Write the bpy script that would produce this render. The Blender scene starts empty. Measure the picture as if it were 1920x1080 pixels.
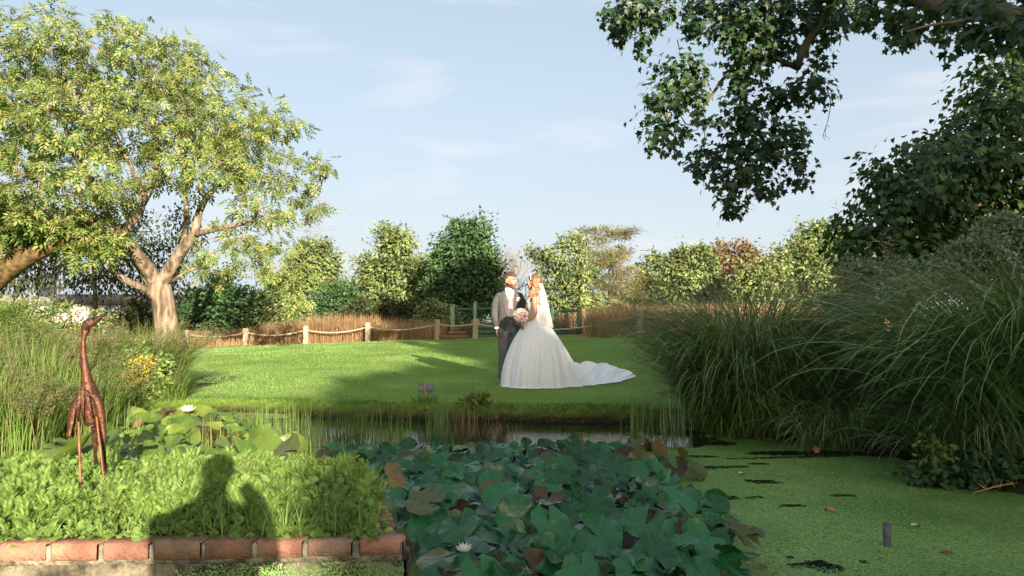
import bpy, math
import numpy as np
from mathutils import Vector, Matrix

# ------------------------------------------------------------------ camera, sky, sun, exposure
scene = bpy.context.scene
COL = scene.collection
CAMZ = 1.17
PITCH = math.atan(60 / 1280)
cam_data = bpy.data.cameras.new("camera")
cam_data.lens = 24.0
cam_data.sensor_width = 36.0
cam_data.clip_start = 0.05
cam_data.clip_end = 4000
cam = bpy.data.objects.new("camera", cam_data)
cam.location = (0, 0, CAMZ)
cam.rotation_euler = (math.pi / 2 + PITCH, 0, 0)
COL.objects.link(cam)
scene.camera = cam

SUN_EL = math.radians(13.5)
SUN_AZ = math.atan2(0.36, -0.93)            # towards the sun, clockwise from +Y
SUN_DIR = Vector((math.sin(SUN_AZ) * math.cos(SUN_EL), math.cos(SUN_AZ) * math.cos(SUN_EL), math.sin(SUN_EL)))
sun_data = bpy.data.lights.new("sun", "SUN")
sun_data.energy = 5.0
sun_data.angle = math.radians(0.5)
sun_data.color = (1.0, 0.84, 0.64)
sun = bpy.data.objects.new("sun", sun_data)
sun.rotation_euler = SUN_DIR.to_track_quat("Z", "Y").to_euler()
COL.objects.link(sun)

world = bpy.data.worlds.new("World")
scene.world = world
world.use_nodes = True
wn, wl = world.node_tree.nodes, world.node_tree.links
wn.clear()
w_out = wn.new("ShaderNodeOutputWorld")
w_bg = wn.new("ShaderNodeBackground")
w_bg.inputs["Strength"].default_value = 0.067
sky = wn.new("ShaderNodeTexSky")
sky.sky_type = "NISHITA"
sky.sun_disc = False
sky.sun_elevation = SUN_EL
sky.sun_rotation = SUN_AZ
sky.air_density = 1.0
sky.dust_density = 7.0
sky.ozone_density = 1.0
tc = wn.new("ShaderNodeTexCoord")
sep = wn.new("ShaderNodeSeparateXYZ")
wl.new(tc.outputs["Generated"], sep.inputs[0])
# pale veil that thickens towards the horizon all round, and a few thin streaks of cirrus
mr = wn.new("ShaderNodeValToRGB")
el = mr.color_ramp.elements
el[0].position, el[0].color = 0.03, (6.1, 6.8, 7.4, 1)
el[1].position, el[1].color = 0.43, (3.6, 4.35, 5.0, 1)
e_ = el.new(0.18)
e_.color = (4.6, 5.15, 5.8, 1)
wl.new(sep.outputs["Z"], mr.inputs[0])
veil = wn.new("ShaderNodeMixRGB")
veil.inputs["Fac"].default_value = 0.5
wl.new(mr.outputs[0], veil.inputs["Color2"])
wl.new(sky.outputs[0], veil.inputs["Color1"])
mp = wn.new("ShaderNodeMapping")
mp.inputs["Scale"].default_value = (2.2, 2.2, 11.0)
mp.inputs["Location"].default_value = (0.45, 0.2, 0.5)
wl.new(tc.outputs["Generated"], mp.inputs[0])
nz = wn.new("ShaderNodeTexNoise")
nz.inputs["Scale"].default_value = 1.3
nz.inputs["Detail"].default_value = 7
nz.inputs["Roughness"].default_value = 0.55
nz.inputs["Distortion"].default_value = 0.4
wl.new(mp.outputs[0], nz.inputs["Vector"])
cr = wn.new("ShaderNodeMapRange")
cr.inputs["From Min"].default_value = 0.54
cr.inputs["From Max"].default_value = 0.80
cr.inputs["To Max"].default_value = 0.6
wl.new(nz.outputs["Fac"], cr.inputs["Value"])
cl = wn.new("ShaderNodeMixRGB")
cl.inputs["Color2"].default_value = (4.7, 4.55, 4.6, 1)
wl.new(cr.outputs[0], cl.inputs["Fac"])
wl.new(veil.outputs[0], cl.inputs["Color1"])
wl.new(cl.outputs[0], w_bg.inputs["Color"])
wl.new(w_bg.outputs[0], w_out.inputs["Surface"])

scene.view_settings.view_transform = "Standard"
scene.view_settings.look = "None"
scene.view_settings.exposure = 1.75
scene.view_settings.gamma = 1.0
scene.view_settings.use_curve_mapping = False
scene.render.engine = "CYCLES"
scene.cycles.max_bounces = 8
scene.cycles.transparent_max_bounces = 12
scene.cycles.caustics_reflective = False
scene.cycles.caustics_refractive = False
scene.cycles.use_denoising = True
scene.cycles.denoiser = "OPENIMAGEDENOISE"
scene.cycles.denoising_input_passes = "RGB_ALBEDO_NORMAL"
scene.cycles.denoising_prefilter = "ACCURATE"
world.cycles.sampling_method = "MANUAL"
world.cycles.sample_map_resolution = 1024

# ------------------------------------------------------------------ helpers
RNG = np.random.default_rng(7)
UPV = np.array([0, -math.sin(PITCH), math.cos(PITCH)])
FWD = np.array([0, math.cos(PITCH), math.sin(PITCH)])


def P(px, py, D):
    """Point of the place seen at a photo pixel (1920x1080), D metres ahead."""
    d = FWD + (px - 960) / 1280.0 * np.array([1.0, 0, 0]) + (540 - py) / 1280.0 * UPV
    return np.array([0, 0, CAMZ]) + d * (D / d[1])


def unit(a):
    return a / np.maximum(np.linalg.norm(a, axis=-1, keepdims=True), 1e-9)


def rdirs(rng, n):
    return unit(rng.normal(size=(n, 3)))


class Geo:
    """Collects vertices and faces (arrays of triangles or quads)."""

    def __init__(self):
        self.V, self.F, self.M, self.n = [], [], [], 0

    def add(self, V, F, m=0):
        V = np.asarray(V, float).reshape(-1, 3)
        for f in (F if isinstance(F, (list, tuple)) else [F]):
            f = np.asarray(f, int)
            if len(f):
                self.F.append(f + self.n)
                self.M.append(np.full(len(f), m, int))
        self.V.append(V)
        self.n += len(V)
        return self

    def tris(self):
        return sum(len(f) * (f.shape[1] - 2) for f in self.F)

    def mesh(self, name, mats, smooth=True, offset=None):
        V = np.concatenate(self.V) if self.V else np.zeros((0, 3))
        if offset is not None:
            V = V - np.asarray(offset)
        me = bpy.data.meshes.new(name)
        me.vertices.add(len(V))
        me.vertices.foreach_set("co", V.astype(np.float32).ravel())
        loops = np.concatenate([f.ravel() for f in self.F])
        tot = np.concatenate([np.full(len(f), f.shape[1], int) for f in self.F])
        st = np.concatenate([[0], np.cumsum(tot)[:-1]])
        me.loops.add(len(loops))
        me.loops.foreach_set("vertex_index", loops.astype(np.int32))
        me.polygons.add(len(tot))
        me.polygons.foreach_set("loop_start", st.astype(np.int32))
        me.polygons.foreach_set("material_index", np.concatenate(self.M).astype(np.int32))
        me.polygons.foreach_set("use_smooth", np.full(len(tot), bool(smooth)))
        for m in (mats if isinstance(mats, (list, tuple)) else [mats]):
            me.materials.append(m)
        me.update(calc_edges=True)
        me.validate()
        return me

    def build(self, name, mats, parent=None, smooth=True, local=False):
        off = None
        if parent is not None and not local:
            off = np.array(parent.matrix_basis.translation)
        me = self.mesh(name, mats, smooth, off)
        o = bpy.data.objects.new(name, me)
        COL.objects.link(o)
        if parent is not None:
            o.parent = parent
        return o


def tag(o, label=None, cat=None, group=None, kind=None):
    if label:
        o["label"] = label
    if cat:
        o["category"] = cat
    if group:
        o["group"] = group
    if kind:
        o["kind"] = kind
    return o


def empty(name, loc, label, cat, group=None, rotz=0.0):
    o = bpy.data.objects.new(name, None)
    o.empty_display_size = 0.1
    o.location = Vector([float(v) for v in loc])
    o.rotation_euler = (0, 0, rotz)
    COL.objects.link(o)
    return tag(o, label, cat, group)


def grid_faces(nu, nv, closed_u=False, closed_v=False):
    u = np.arange(nu if closed_u else nu - 1)
    v = np.arange(nv if closed_v else nv - 1)
    U, W = np.meshgrid(u, v, indexing="ij")
    U, W = U.ravel(), W.ravel()
    U1, W1 = (U + 1) % nu, (W + 1) % nv
    return np.stack([U * nv + W, U1 * nv + W, U1 * nv + W1, U * nv + W1], 1)


def box(cx, cy, cz, sx, sy, sz, rz=0.0, bev=0.0):
    """Box (full sizes) with a small chamfer on its edges."""
    x, y, z = sx / 2, sy / 2, sz / 2
    b = min(bev, x * .8, y * .8, z * .8)
    if b <= 0:
        V = np.array([[i, j, k] for i in (-x, x) for j in (-y, y) for k in (-z, z)])
        F = np.array([[0, 1, 3, 2], [4, 6, 7, 5], [0, 4, 5, 1], [2, 3, 7, 6], [0, 2, 6, 4], [1, 5, 7, 3]])
        Fs = [F]
    else:
        V = []
        for sx_ in (-1, 1):
            for sy_ in (-1, 1):
                for sz_ in (-1, 1):
                    V += [[sx_ * x, sy_ * (y - b), sz_ * (z - b)], [sx_ * (x - b), sy_ * y, sz_ * (z - b)], [sx_ * (x - b), sy_ * (y - b), sz_ * z]]
        V = np.array(V)
        c = lambda i, j, k: (i * 4 + j * 2 + k) * 3
        Q, T = [], []
        for s in (0, 1):
            q = [c(s, 0, 0), c(s, 1, 0), c(s, 1, 1), c(s, 0, 1)]
            Q.append(q if s else q[::-1])
            q = [c(0, s, 0) + 1, c(0, s, 1) + 1, c(1, s, 1) + 1, c(1, s, 0) + 1]
            Q.append(q if s else q[::-1])
            q = [c(0, 0, s) + 2, c(1, 0, s) + 2, c(1, 1, s) + 2, c(0, 1, s) + 2]
            Q.append(q if s else q[::-1])
        for a in (0, 1):
            for d in (0, 1):
                q = [c(a, d, 0), c(a, d, 1), c(a, d, 1) + 1, c(a, d, 0) + 1]
                Q.append(q if a == d else q[::-1])
                q = [c(a, 0, d), c(a, 0, d) + 2, c(a, 1, d) + 2, c(a, 1, d)]
                Q.append(q if a != d else q[::-1])
                q = [c(0, a, d) + 1, c(1, a, d) + 1, c(1, a, d) + 2, c(0, a, d) + 2]
                Q.append(q if a != d else q[::-1])
                for e in (0, 1):
                    t = [c(a, d, e), c(a, d, e) + 1, c(a, d, e) + 2]
                    T.append(t if (a + d + e) % 2 else t[::-1])
        Fs = [np.array(Q), np.array(T)]
    cr_, sr_ = math.cos(rz), math.sin(rz)
    R = np.array([[cr_, -sr_, 0], [sr_, cr_, 0], [0, 0, 1]])
    return V @ R.T + np.array([cx, cy, cz]), Fs


def tube(pts, rad, sides=8, caps=True, squash=None):
    """Round tube along pts; squash=(a,b) scales the two cross axes."""
    pts = np.asarray(pts, float)
    n = len(pts)
    rad = np.broadcast_to(np.asarray(rad, float), (n,))
    T = unit(np.gradient(pts, axis=0))
    ref = np.array([0, 0, 1.0]) if abs(T[:, 2]).mean() < 0.8 else np.array([0, 1.0, 0])
    A = np.zeros_like(pts)
    a = unit(np.cross(ref, T[0]))
    for i in range(n):
        a = a - T[i] * a.dot(T[i])
        a = a / max(np.linalg.norm(a), 1e-9)
        A[i] = a
    B = np.cross(T, A)
    th = np.arange(sides) * 2 * math.pi / sides
    sa, sb = squash or (1, 1)
    V = pts[:, None] + rad[:, None, None] * (np.cos(th)[None, :, None] * A[:, None] * sa + np.sin(th)[None, :, None] * B[:, None] * sb)
    V = V.reshape(-1, 3)
    F = [grid_faces(n, sides, False, True)]
    if caps:
        V = np.concatenate([V, pts[:1], pts[-1:]])
        i = np.arange(sides)
        j = (i + 1) % sides
        F.append(np.concatenate([np.stack([np.full(sides, n * sides), j, i], 1),
                                 np.stack([np.full(sides, n * sides + 1), (n - 1) * sides + i, (n - 1) * sides + j], 1)]))
    return V, F


def rings(R, caps=True):
    """Closed rings (n,k,3) joined into a surface."""
    R = np.asarray(R, float)
    n, k, _ = R.shape
    V = R.reshape(-1, 3)
    F = [grid_faces(n, k, False, True)]
    if caps:
        V = np.concatenate([V, R[0].mean(0)[None], R[-1].mean(0)[None]])
        i = np.arange(k)
        j = (i + 1) % k
        F.append(np.concatenate([np.stack([np.full(k, n * k), j, i], 1), np.stack([np.full(k, n * k + 1), (n - 1) * k + i, (n - 1) * k + j], 1)]))
    return V, F


def ellipsoid(c, r, nu=12, nv=16, rot=None):
    u = np.linspace(0.02, math.pi - 0.02, nu)
    v = np.arange(nv) * 2 * math.pi / nv
    R = np.stack([np.outer(np.sin(u), np.cos(v)), np.outer(np.sin(u), np.sin(v)), np.outer(np.cos(u), np.ones(nv))], -1) * np.asarray(r)
    if rot is not None:
        R = R @ np.asarray(rot).T
    V, F = rings(R + np.asarray(c))
    return V, [f[:, ::-1] for f in F]


def spline(pts, n):
    """Catmull-Rom through pts, n samples."""
    p = np.asarray(pts, float)
    if len(p) == 2:
        t = np.linspace(0, 1, n)[:, None]
        return p[0] * (1 - t) + p[1] * t
    q = np.concatenate([2 * p[:1] - p[1:2], p, 2 * p[-1:] - p[-2:-1]])
    t = np.linspace(0, len(p) - 1 - 1e-6, n)
    i = t.astype(int)
    f = (t - i)[:, None]
    a, b, c, d = q[i], q[i + 1], q[i + 2], q[i + 3]
    return 0.5 * (2 * b + (c - a) * f + (2 * a - 5 * b + 4 * c - d) * f ** 2 + (3 * b - a - 3 * c + d) * f ** 3)


# leaf templates: x across, y along, z up; unit length
def t_diamond(w=0.45):
    return np.array([[0, 0, 0], [w / 2, .45, .04], [0, 1, -.06], [-w / 2, .45, .04]]), np.array([[0, 1, 2], [0, 2, 3]])


def t_oval(w=0.55):
    V = np.array([[0, 0, 0], [w * .42, .22, .05], [w * .5, .5, .06], [w * .3, .8, .02], [0, 1, -.1], [-w * .3, .8, .02], [-w * .5, .5, .06], [-w * .42, .22, .05], [0, .5, 0]])
    F = np.array([[8, i, i + 1] for i in range(7)] + [[8, 7, 0]])
    return V, F


def t_heart():
    V = np.array([[0, .02, 0], [.22, -.08, .05], [.44, .12, .07], [.42, .4, .05], [.2, .75, 0], [0, 1.05, -.1], [-.2, .75, 0], [-.42, .4, .05], [-.44, .12, .07], [-.22, -.08, .05], [0, .4, 0]])
    F = np.array([[10, i, i + 1] for i in range(9)] + [[10, 9, 0]])
    return V, F


def t_plane():
    o = [(0, 0), (.2, -.06), (.5, .0), (.36, .22), (.62, .5), (.3, .5), (.2, .62), (0, 1.02), (-.2, .62), (-.3, .5), (-.62, .5), (-.36, .22), (-.5, .0), (-.2, -.06), (0, .33)]
    V = np.array([[x, y, .08 * abs(x) - .1 * y * y] for x, y in o])
    F = np.array([[14, i, i + 1] for i in range(13)] + [[14, 13, 0]])
    return V, F


def t_pinnate(pairs=3, w=.36, ll=.42):
    """A compound leaf with paired leaflets and one at the end."""
    dv, df = t_diamond(w)
    V, F = [], []
    k = 0
    spots = [(s, .25 + .6 * i / max(pairs - .4, 1), 62 - 8 * i) for i in range(pairs) for s in (-1, 1)] + [(0, .85, 0)]
    for s, y, a in spots:
        c, d = math.cos(math.radians(-s * a)), math.sin(math.radians(-s * a))
        L = dv * ll * (1.1 if s == 0 else .85 + .1 * y)
        V.append(np.stack([L[:, 0] * c - L[:, 1] * d, L[:, 0] * d + L[:, 1] * c + y, L[:, 2] - .35 * abs(y) ** 2 - .3 * L[:, 1] * abs(s) * .6], 1))
        F.append(df + k)
        k += 4
    return np.concatenate(V), np.concatenate(F)


def scatter(tv, tf, pos, along, nrm, size):
    """Copies of a template at pos; returns joined V, F."""
    n = len(pos)
    y = unit(along)
    z = unit(nrm - y * (nrm * y).sum(1, keepdims=True))
    x = np.cross(y, z)
    s = np.broadcast_to(np.asarray(size, float), (n,))[:, None, None]
    V = pos[:, None] + s * (tv[None, :, 0:1] * x[:, None] + tv[None, :, 1:2] * y[:, None] + tv[None, :, 2:3] * z[:, None])
    F = tf[None] + (np.arange(n) * len(tv))[:, None, None]
    return V.reshape(-1, 3), F.reshape(-1, tf.shape[1])


def blades(rng, base, head, L, W, a0, a1, nseg=4, power=1.0, twist=0.25):
    """Arching ribbon leaves. head: heading angle, a0/a1: angle from vertical at foot and at tip."""
    n = len(base)
    one = np.ones(n)
    head, L, W, a0, a1 = [np.asarray(v) * one for v in (head, L, W, a0, a1)]
    hd = np.stack([np.cos(head), np.sin(head), 0 * head], 1)
    pr = np.stack([-np.sin(head), np.cos(head), 0 * head], 1) + np.array([0, 0, 1.0]) * rng.normal(0, twist, n)[:, None]
    p = base.astype(float).copy()
    rows = []
    for k in range(nseg + 1):
        t = k / nseg
        w = W * (1 - t ** 2.2) * (0.7 + 0.6 * min(t * 2, 1) * (1 - .4 * t)) * .5
        if k == nseg:
            rows.append(p[:, None])
        else:
            rows.append(np.stack([p - pr * w[:, None], p + pr * w[:, None]], 1))
        tm = (k + .5) / nseg
        ph = a0 + (a1 - a0) * tm ** power
        p = p + (L / nseg)[:, None] * (hd * np.sin(ph)[:, None] + np.array([0, 0, 1.0]) * np.cos(ph)[:, None])
    V = np.concatenate(rows, 1)
    m = V.shape[1]
    q = np.array([[2 * k, 2 * k + 1, 2 * k + 3, 2 * k + 2] for k in range(nseg - 1)])
    t3 = np.array([[2 * nseg - 2, 2 * nseg - 1, 2 * nseg]])
    o = (np.arange(n) * m)[:, None, None]
    Fs = [(t3[None] + o).reshape(-1, 3)]
    if len(q):
        Fs.append((q[None] + o).reshape(-1, 4))
    return V.reshape(-1, 3), Fs


_nk = [(math.cos(a), math.sin(a), p) for a, p in zip(np.linspace(.3, 6.1, 7), [0, 1.7, 3.1, 4.4, 5.2, .6, 2.4])]


def wav(x, y, s=1.0, seed=0.0):
    """Smooth pseudo-noise in about -1..1."""
    r = 0
    for i, (c, d, p) in enumerate(_nk):
        f = s * (1 + .37 * i)
        r = r + np.sin((c * x + d * y) * f + p + seed * (i + 1) + 1.3 * np.sin((d * x - c * y) * f * .6 + seed)) / (1 + .25 * i)
    return r / 3.6


# ------------------------------------------------------------------ materials
def nt(name):
    m = bpy.data.materials.new(name)
    m.use_nodes = True
    t = m.node_tree
    t.nodes.clear()
    out = t.nodes.new("ShaderNodeOutputMaterial")
    return m, t.nodes, t.links, out


def ramp_node(N, cols, interp="LINEAR"):
    r = N.new("ShaderNodeValToRGB")
    r.color_ramp.interpolation = interp
    e = r.color_ramp.elements
    while len(e) < len(cols):
        e.new(0.5)
    for i, c in enumerate(cols):
        p = i / max(len(cols) - 1, 1)
        if len(c) == 4:
            p, c = c[0], c[1:]
        e[i].position = p
        e[i].color = (*c, 1)
    return r


def leaf_mat(name, cols, transl=0.3, rough=0.5, spec=0.35, tcol=(1.25, 1.25, .55), patch=0.5, pscale=.8, obj_random=False):
    """Leaf colours picked leaf by leaf, with slow drifts of tone across the plant."""
    m, N, Lk, out = nt(name)
    g = N.new("ShaderNodeNewGeometry")
    r = ramp_node(N, cols)
    if obj_random:
        oi = N.new("ShaderNodeObjectInfo")
        Lk.new(oi.outputs["Random"], r.inputs[0])
    else:
        Lk.new(g.outputs["Random Per Island"], r.inputs[0])
    n = N.new("ShaderNodeTexNoise")
    n.inputs["Scale"].default_value = pscale
    n.inputs["Detail"].default_value = 3
    Lk.new(g.outputs["Position"], n.inputs["Vector"])
    mr_ = N.new("ShaderNodeMapRange")
    mr_.inputs["From Min"].default_value = .3
    mr_.inputs["From Max"].default_value = .7
    mr_.inputs["To Min"].default_value = 1 - patch * .6
    mr_.inputs["To Max"].default_value = 1 + patch * .6
    Lk.new(n.outputs["Fac"], mr_.inputs["Value"])
    mu = N.new("ShaderNodeMixRGB")
    mu.blend_type = "MULTIPLY"
    mu.inputs["Fac"].default_value = 1
    Lk.new(r.outputs[0], mu.inputs["Color1"])
    Lk.new(mr_.outputs[0], mu.inputs["Color2"])
    b = N.new("ShaderNodeBsdfPrincipled")
    b.inputs["Roughness"].default_value = rough
    b.inputs["Specular IOR Level"].default_value = spec
    Lk.new(mu.outputs[0], b.inputs["Base Color"])
    if transl > 0:
        tm = N.new("ShaderNodeMixRGB")
        tm.blend_type = "MULTIPLY"
        tm.inputs["Fac"].default_value = 1
        tm.inputs["Color2"].default_value = (*tcol, 1)
        Lk.new(mu.outputs[0], tm.inputs["Color1"])
        tr = N.new("ShaderNodeBsdfTranslucent")
        Lk.new(tm.outputs[0], tr.inputs["Color"])
        mx = N.new("ShaderNodeMixShader")
        mx.inputs[0].default_value = transl
        Lk.new(b.outputs[0], mx.inputs[1])
        Lk.new(tr.outputs[0], mx.inputs[2])
        Lk.new(mx.outputs[0], out.inputs[0])
    else:
        Lk.new(b.outputs[0], out.inputs[0])
    return m


def solid(name, c1, c2=None, scale=8.0, rough=.7, spec=.3, bump=0.0, bscale=None, metal=0.0, stretch=(1, 1, 1), detail=5, coords="Object", lo=.35, hi=.65):
    m, N, Lk, out = nt(name)
    b = N.new("ShaderNodeBsdfPrincipled")
    b.inputs["Roughness"].default_value = rough
    b.inputs["Specular IOR Level"].default_value = spec
    b.inputs["Metallic"].default_value = metal
    Lk.new(b.outputs[0], out.inputs[0])
    t = N.new("ShaderNodeTexCoord")
    mp_ = N.new("ShaderNodeMapping")
    mp_.inputs["Scale"].default_value = stretch
    Lk.new(t.outputs[coords], mp_.inputs[0])
    n = N.new("ShaderNodeTexNoise")
    n.inputs["Scale"].default_value = scale
    n.inputs["Detail"].default_value = detail
    Lk.new(mp_.outputs[0], n.inputs["Vector"])
    if c2 is None:
        b.inputs["Base Color"].default_value = (*c1, 1)
    else:
        r = ramp_node(N, [(lo, *c1), (hi, *c2)])
        Lk.new(n.outputs["Fac"], r.inputs[0])
        Lk.new(r.outputs[0], b.inputs["Base Color"])
    if bump > 0:
        n2 = n
        if bscale:
            n2 = N.new("ShaderNodeTexNoise")
            n2.inputs["Scale"].default_value = bscale
            n2.inputs["Detail"].default_value = 6
            Lk.new(mp_.outputs[0], n2.inputs["Vector"])
        bp = N.new("ShaderNodeBump")
        bp.inputs["Strength"].default_value = bump
        bp.inputs["Distance"].default_value = .02
        Lk.new(n2.outputs["Fac"], bp.inputs["Height"])
        Lk.new(bp.outputs[0], b.inputs["Normal"])
    return m


BARK_PALE = solid("pale_bark", (.07, .054, .04), (.27, .21, .155), 7, .9, .1, 1.0, 12, stretch=(1, 1, .22))
BARK_DARK = solid("dark_bark", (.05, .042, .03), (.15, .12, .08), 4, .9, .1, .8, 14, stretch=(1, 1, .4))
BARK_GREY = solid("grey_bark", (.12, .1, .085), (.3, .26, .22), 6, .9, .1, .6, 16)
TWIG = solid("bare_twig", (.17, .15, .13), (.26, .235, .21), 3, .9, .1)
# ------------------------------------------------------------------ terrain, pond, planter
POND = np.array([(-4.9, 1.3), (-4.8, 3), (-4.55, 5.0), (-4.45, 5.6), (-4.6, 7.0), (-4.7, 8.3), (-4.0, 8.75), (-3.0, 8.6), (-2.2, 8.3), (-1.2, 8.1),
                 (0, 7.95), (1.2, 7.85), (1.9, 7.5), (2.5, 6.95), (3.05, 6.35), (3.4, 5.5), (3.35, 4.75), (3.6, 4.2), (4.0, 3.2), (4.1, 1.6), (3.0, 1.2)])


def pond_d(x, y):
    """Signed distance to the pond's edge, negative in the water."""
    x = np.asarray(x, float) + .05 * wav(x, y, 4.0, 2.0)
    y = np.asarray(y, float) + .05 * wav(x, y, 4.5, 5.0)
    d = np.full(np.shape(x), 1e9)
    inside = np.zeros(np.shape(x), bool)
    n = len(POND)
    for i in range(n):
        ax, ay = POND[i]
        bx, by = POND[(i + 1) % n]
        ex, ey = bx - ax, by - ay
        t = np.clip(((x - ax) * ex + (y - ay) * ey) / (ex * ex + ey * ey), 0, 1)
        d = np.minimum(d, np.hypot(x - ax - t * ex, y - ay - t * ey))
        c = (ay > y) != (by > y)
        inside ^= c & (x < (bx - ax) * (y - ay) / (by - ay + 1e-12) + ax)
    return np.where(inside, -d, d)


def sstep(a, b, x):
    t = np.clip((np.asarray(x, float) - a) / (b - a), 0, 1)
    return t * t * (3 - 2 * t)


def ground_z(x, y):
    x = np.asarray(x, float)
    y = np.asarray(y, float)
    back = np.clip(.52 + .037 * x, -.15, .8)
    lawn = .16 + (back - .16) * sstep(11, 25, y) + .015 * wav(x, y, .5, 1) * sstep(9, 12, y)
    d = pond_d(x, y)
    z = np.where(d > 0, lawn * sstep(-.02, .2, d), -.5 * sstep(0, .5, -d))
    return z


FX = np.array([-60, -12.9, -11.3, -8.5, -5.7, -2.84, -1.37, 4.1, 60])
FY = np.array([30, 27, 29, 28, 27, 26, 25.5, 22, 18])


def fence_y(x):
    return np.interp(x, FX, FY)


def axis(lo, a, b, hi, st, g):
    m = list(np.arange(a, b + st / 2, st))
    s, v = st, b
    up = []
    while v < hi:
        s *= g
        v += s
        up.append(v)
    s, v = st, a
    dn = []
    while v > lo:
        s *= g
        v -= s
        dn.append(v)
    return np.array(dn[::-1] + m + up)


gx = axis(-900, -5.5, 5, 900, .09, 1.09)
gy = axis(-300, .8, 9.6, 1500, .07, 1.07)
GX, GY = np.meshgrid(gx, gy, indexing="ij")
GZ = ground_z(GX, GY)
far = np.hypot(GX, GY)
GZ = GZ + np.where(far > 60, -(far - 60) * .004, 0)
g = Geo().add(np.stack([GX, GY, GZ], -1), grid_faces(len(gx), len(gy)))

m, N, Lk, out = nt("ground_soil_and_turf")
at = N.new("ShaderNodeAttribute")
at.attribute_name = "zone"
sp = N.new("ShaderNodeSeparateColor")
Lk.new(at.outputs["Color"], sp.inputs[0])
geo = N.new("ShaderNodeNewGeometry")


def nz_(scale, stretch=(1, 1, 1), detail=5):
    mp2 = N.new("ShaderNodeMapping")
    mp2.inputs["Scale"].default_value = stretch
    Lk.new(geo.outputs["Position"], mp2.inputs[0])
    q = N.new("ShaderNodeTexNoise")
    q.inputs["Scale"].default_value = scale
    q.inputs["Detail"].default_value = detail
    Lk.new(mp2.outputs[0], q.inputs["Vector"])
    return q


def mixc(f, a, b):
    q = N.new("ShaderNodeMixRGB")
    if f is not None:
        Lk.new(f, q.inputs["Fac"])
    for v, s in ((a, "Color1"), (b, "Color2")):
        if isinstance(v, tuple):
            q.inputs[s].default_value = (*v, 1)
        else:
            Lk.new(v, q.inputs[s])
    return q.outputs[0]


n1 = nz_(.55, (1, 1.5, 1), 4)
n2 = nz_(16, (1, 1, 1), 6)
r1 = ramp_node(N, [(.35, .10, .18, .025), (.65, .17, .25, .04)])
Lk.new(n1.outputs[0], r1.inputs[0])
r2 = ramp_node(N, [(.3, .08, .15, .022), (.7, .19, .28, .05)])
Lk.new(n2.outputs[0], r2.inputs[0])
turf = mixc(None, r1.outputs[0], r2.outputs[0])
r3 = ramp_node(N, [(.35, .013, .010, .006), (.7, .045, .033, .019)])  # soil tone taken darker to stand in for shadow under the right grasses
Lk.new(n2.outputs[0], r3.inputs[0])
r4 = ramp_node(N, [(.3, .2, .13, .06), (.7, .32, .24, .12)])
Lk.new(nz_(2.5).outputs[0], r4.inputs[0])
c = mixc(sp.outputs[0], turf, r3.outputs[0])
c = mixc(sp.outputs[1], c, r4.outputs[0])
b = N.new("ShaderNodeBsdfPrincipled")
b.inputs["Roughness"].default_value = .95
b.inputs["Specular IOR Level"].default_value = .1
Lk.new(c, b.inputs["Base Color"])
bp = N.new("ShaderNodeBump")
bp.inputs["Strength"].default_value = .6
bp.inputs["Distance"].default_value = .03
Lk.new(nz_(45).outputs[0], bp.inputs["Height"])
Lk.new(bp.outputs[0], b.inputs["Normal"])
Lk.new(b.outputs[0], out.inputs[0])
ground = g.build("ground", m)
tag(ground, "mown green lawn around the pond running back to the rope fence", kind="structure")
PD = pond_d(GX, GY)
soil = (1 - sstep(.04, .15, PD)) + sstep(2.5, 3.0, GX) * sstep(2, 5.5, GY) * (1 - sstep(11.5, 13, GY)) * (1 - sstep(7, 9, GX))
soil = soil + (1 - sstep(-4.9, -4.5, GX)) * (1 - sstep(12, 13, GY)) * sstep(2, 3, GY)
mead = sstep(.1, .5, GY - fence_y(GX)) * (1 - sstep(60, 120, far))
colr = np.zeros((GX.size, 4), np.float32)
colr[:, 0] = np.clip(soil, 0, 1).ravel()
colr[:, 1] = mead.ravel()
colr[:, 3] = 1
ca = ground.data.color_attributes.new("zone", "FLOAT_COLOR", "POINT")
ca.data.foreach_set("color", colr.ravel())

# pond water: dark and glossy, lightly rippled
m, N, Lk, out = nt("dark_pond_water")
geo = N.new("ShaderNodeNewGeometry")
b = N.new("ShaderNodeBsdfPrincipled")
b.inputs["Base Color"].default_value = (.008, .012, .008, 1)
b.inputs["Roughness"].default_value = .04
b.inputs["IOR"].default_value = 1.33
bp = N.new("ShaderNodeBump")
bp.inputs["Strength"].default_value = .05
bp.inputs["Distance"].default_value = .05
Lk.new(nz_(5, (1, 3.2, 1), 3).outputs[0], bp.inputs["Height"])
Lk.new(bp.outputs[0], b.inputs["Normal"])
Lk.new(b.outputs[0], out.inputs[0])
g = Geo()
V, F = grid_faces(40, 40), None
wx, wy = np.meshgrid(np.linspace(-5.4, 4.8, 40), np.linspace(.9, 9.3, 40), indexing="ij")
g.add(np.stack([wx, wy, 0 * wx], -1), grid_faces(40, 40))
tag(g.build("pond_water", m), "dark still water of the garden pond", kind="structure")


# duckweed: a film of tiny green fronds with dark open slits
def slit(x, y, cx, cy, rx, ry, rot=0.0):
    c, s = math.cos(rot), math.sin(rot)
    u = ((x - cx) * c + (y - cy) * s) / rx
    v = (-(x - cx) * s + (y - cy) * c) / ry
    return u * u + v * v


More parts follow.
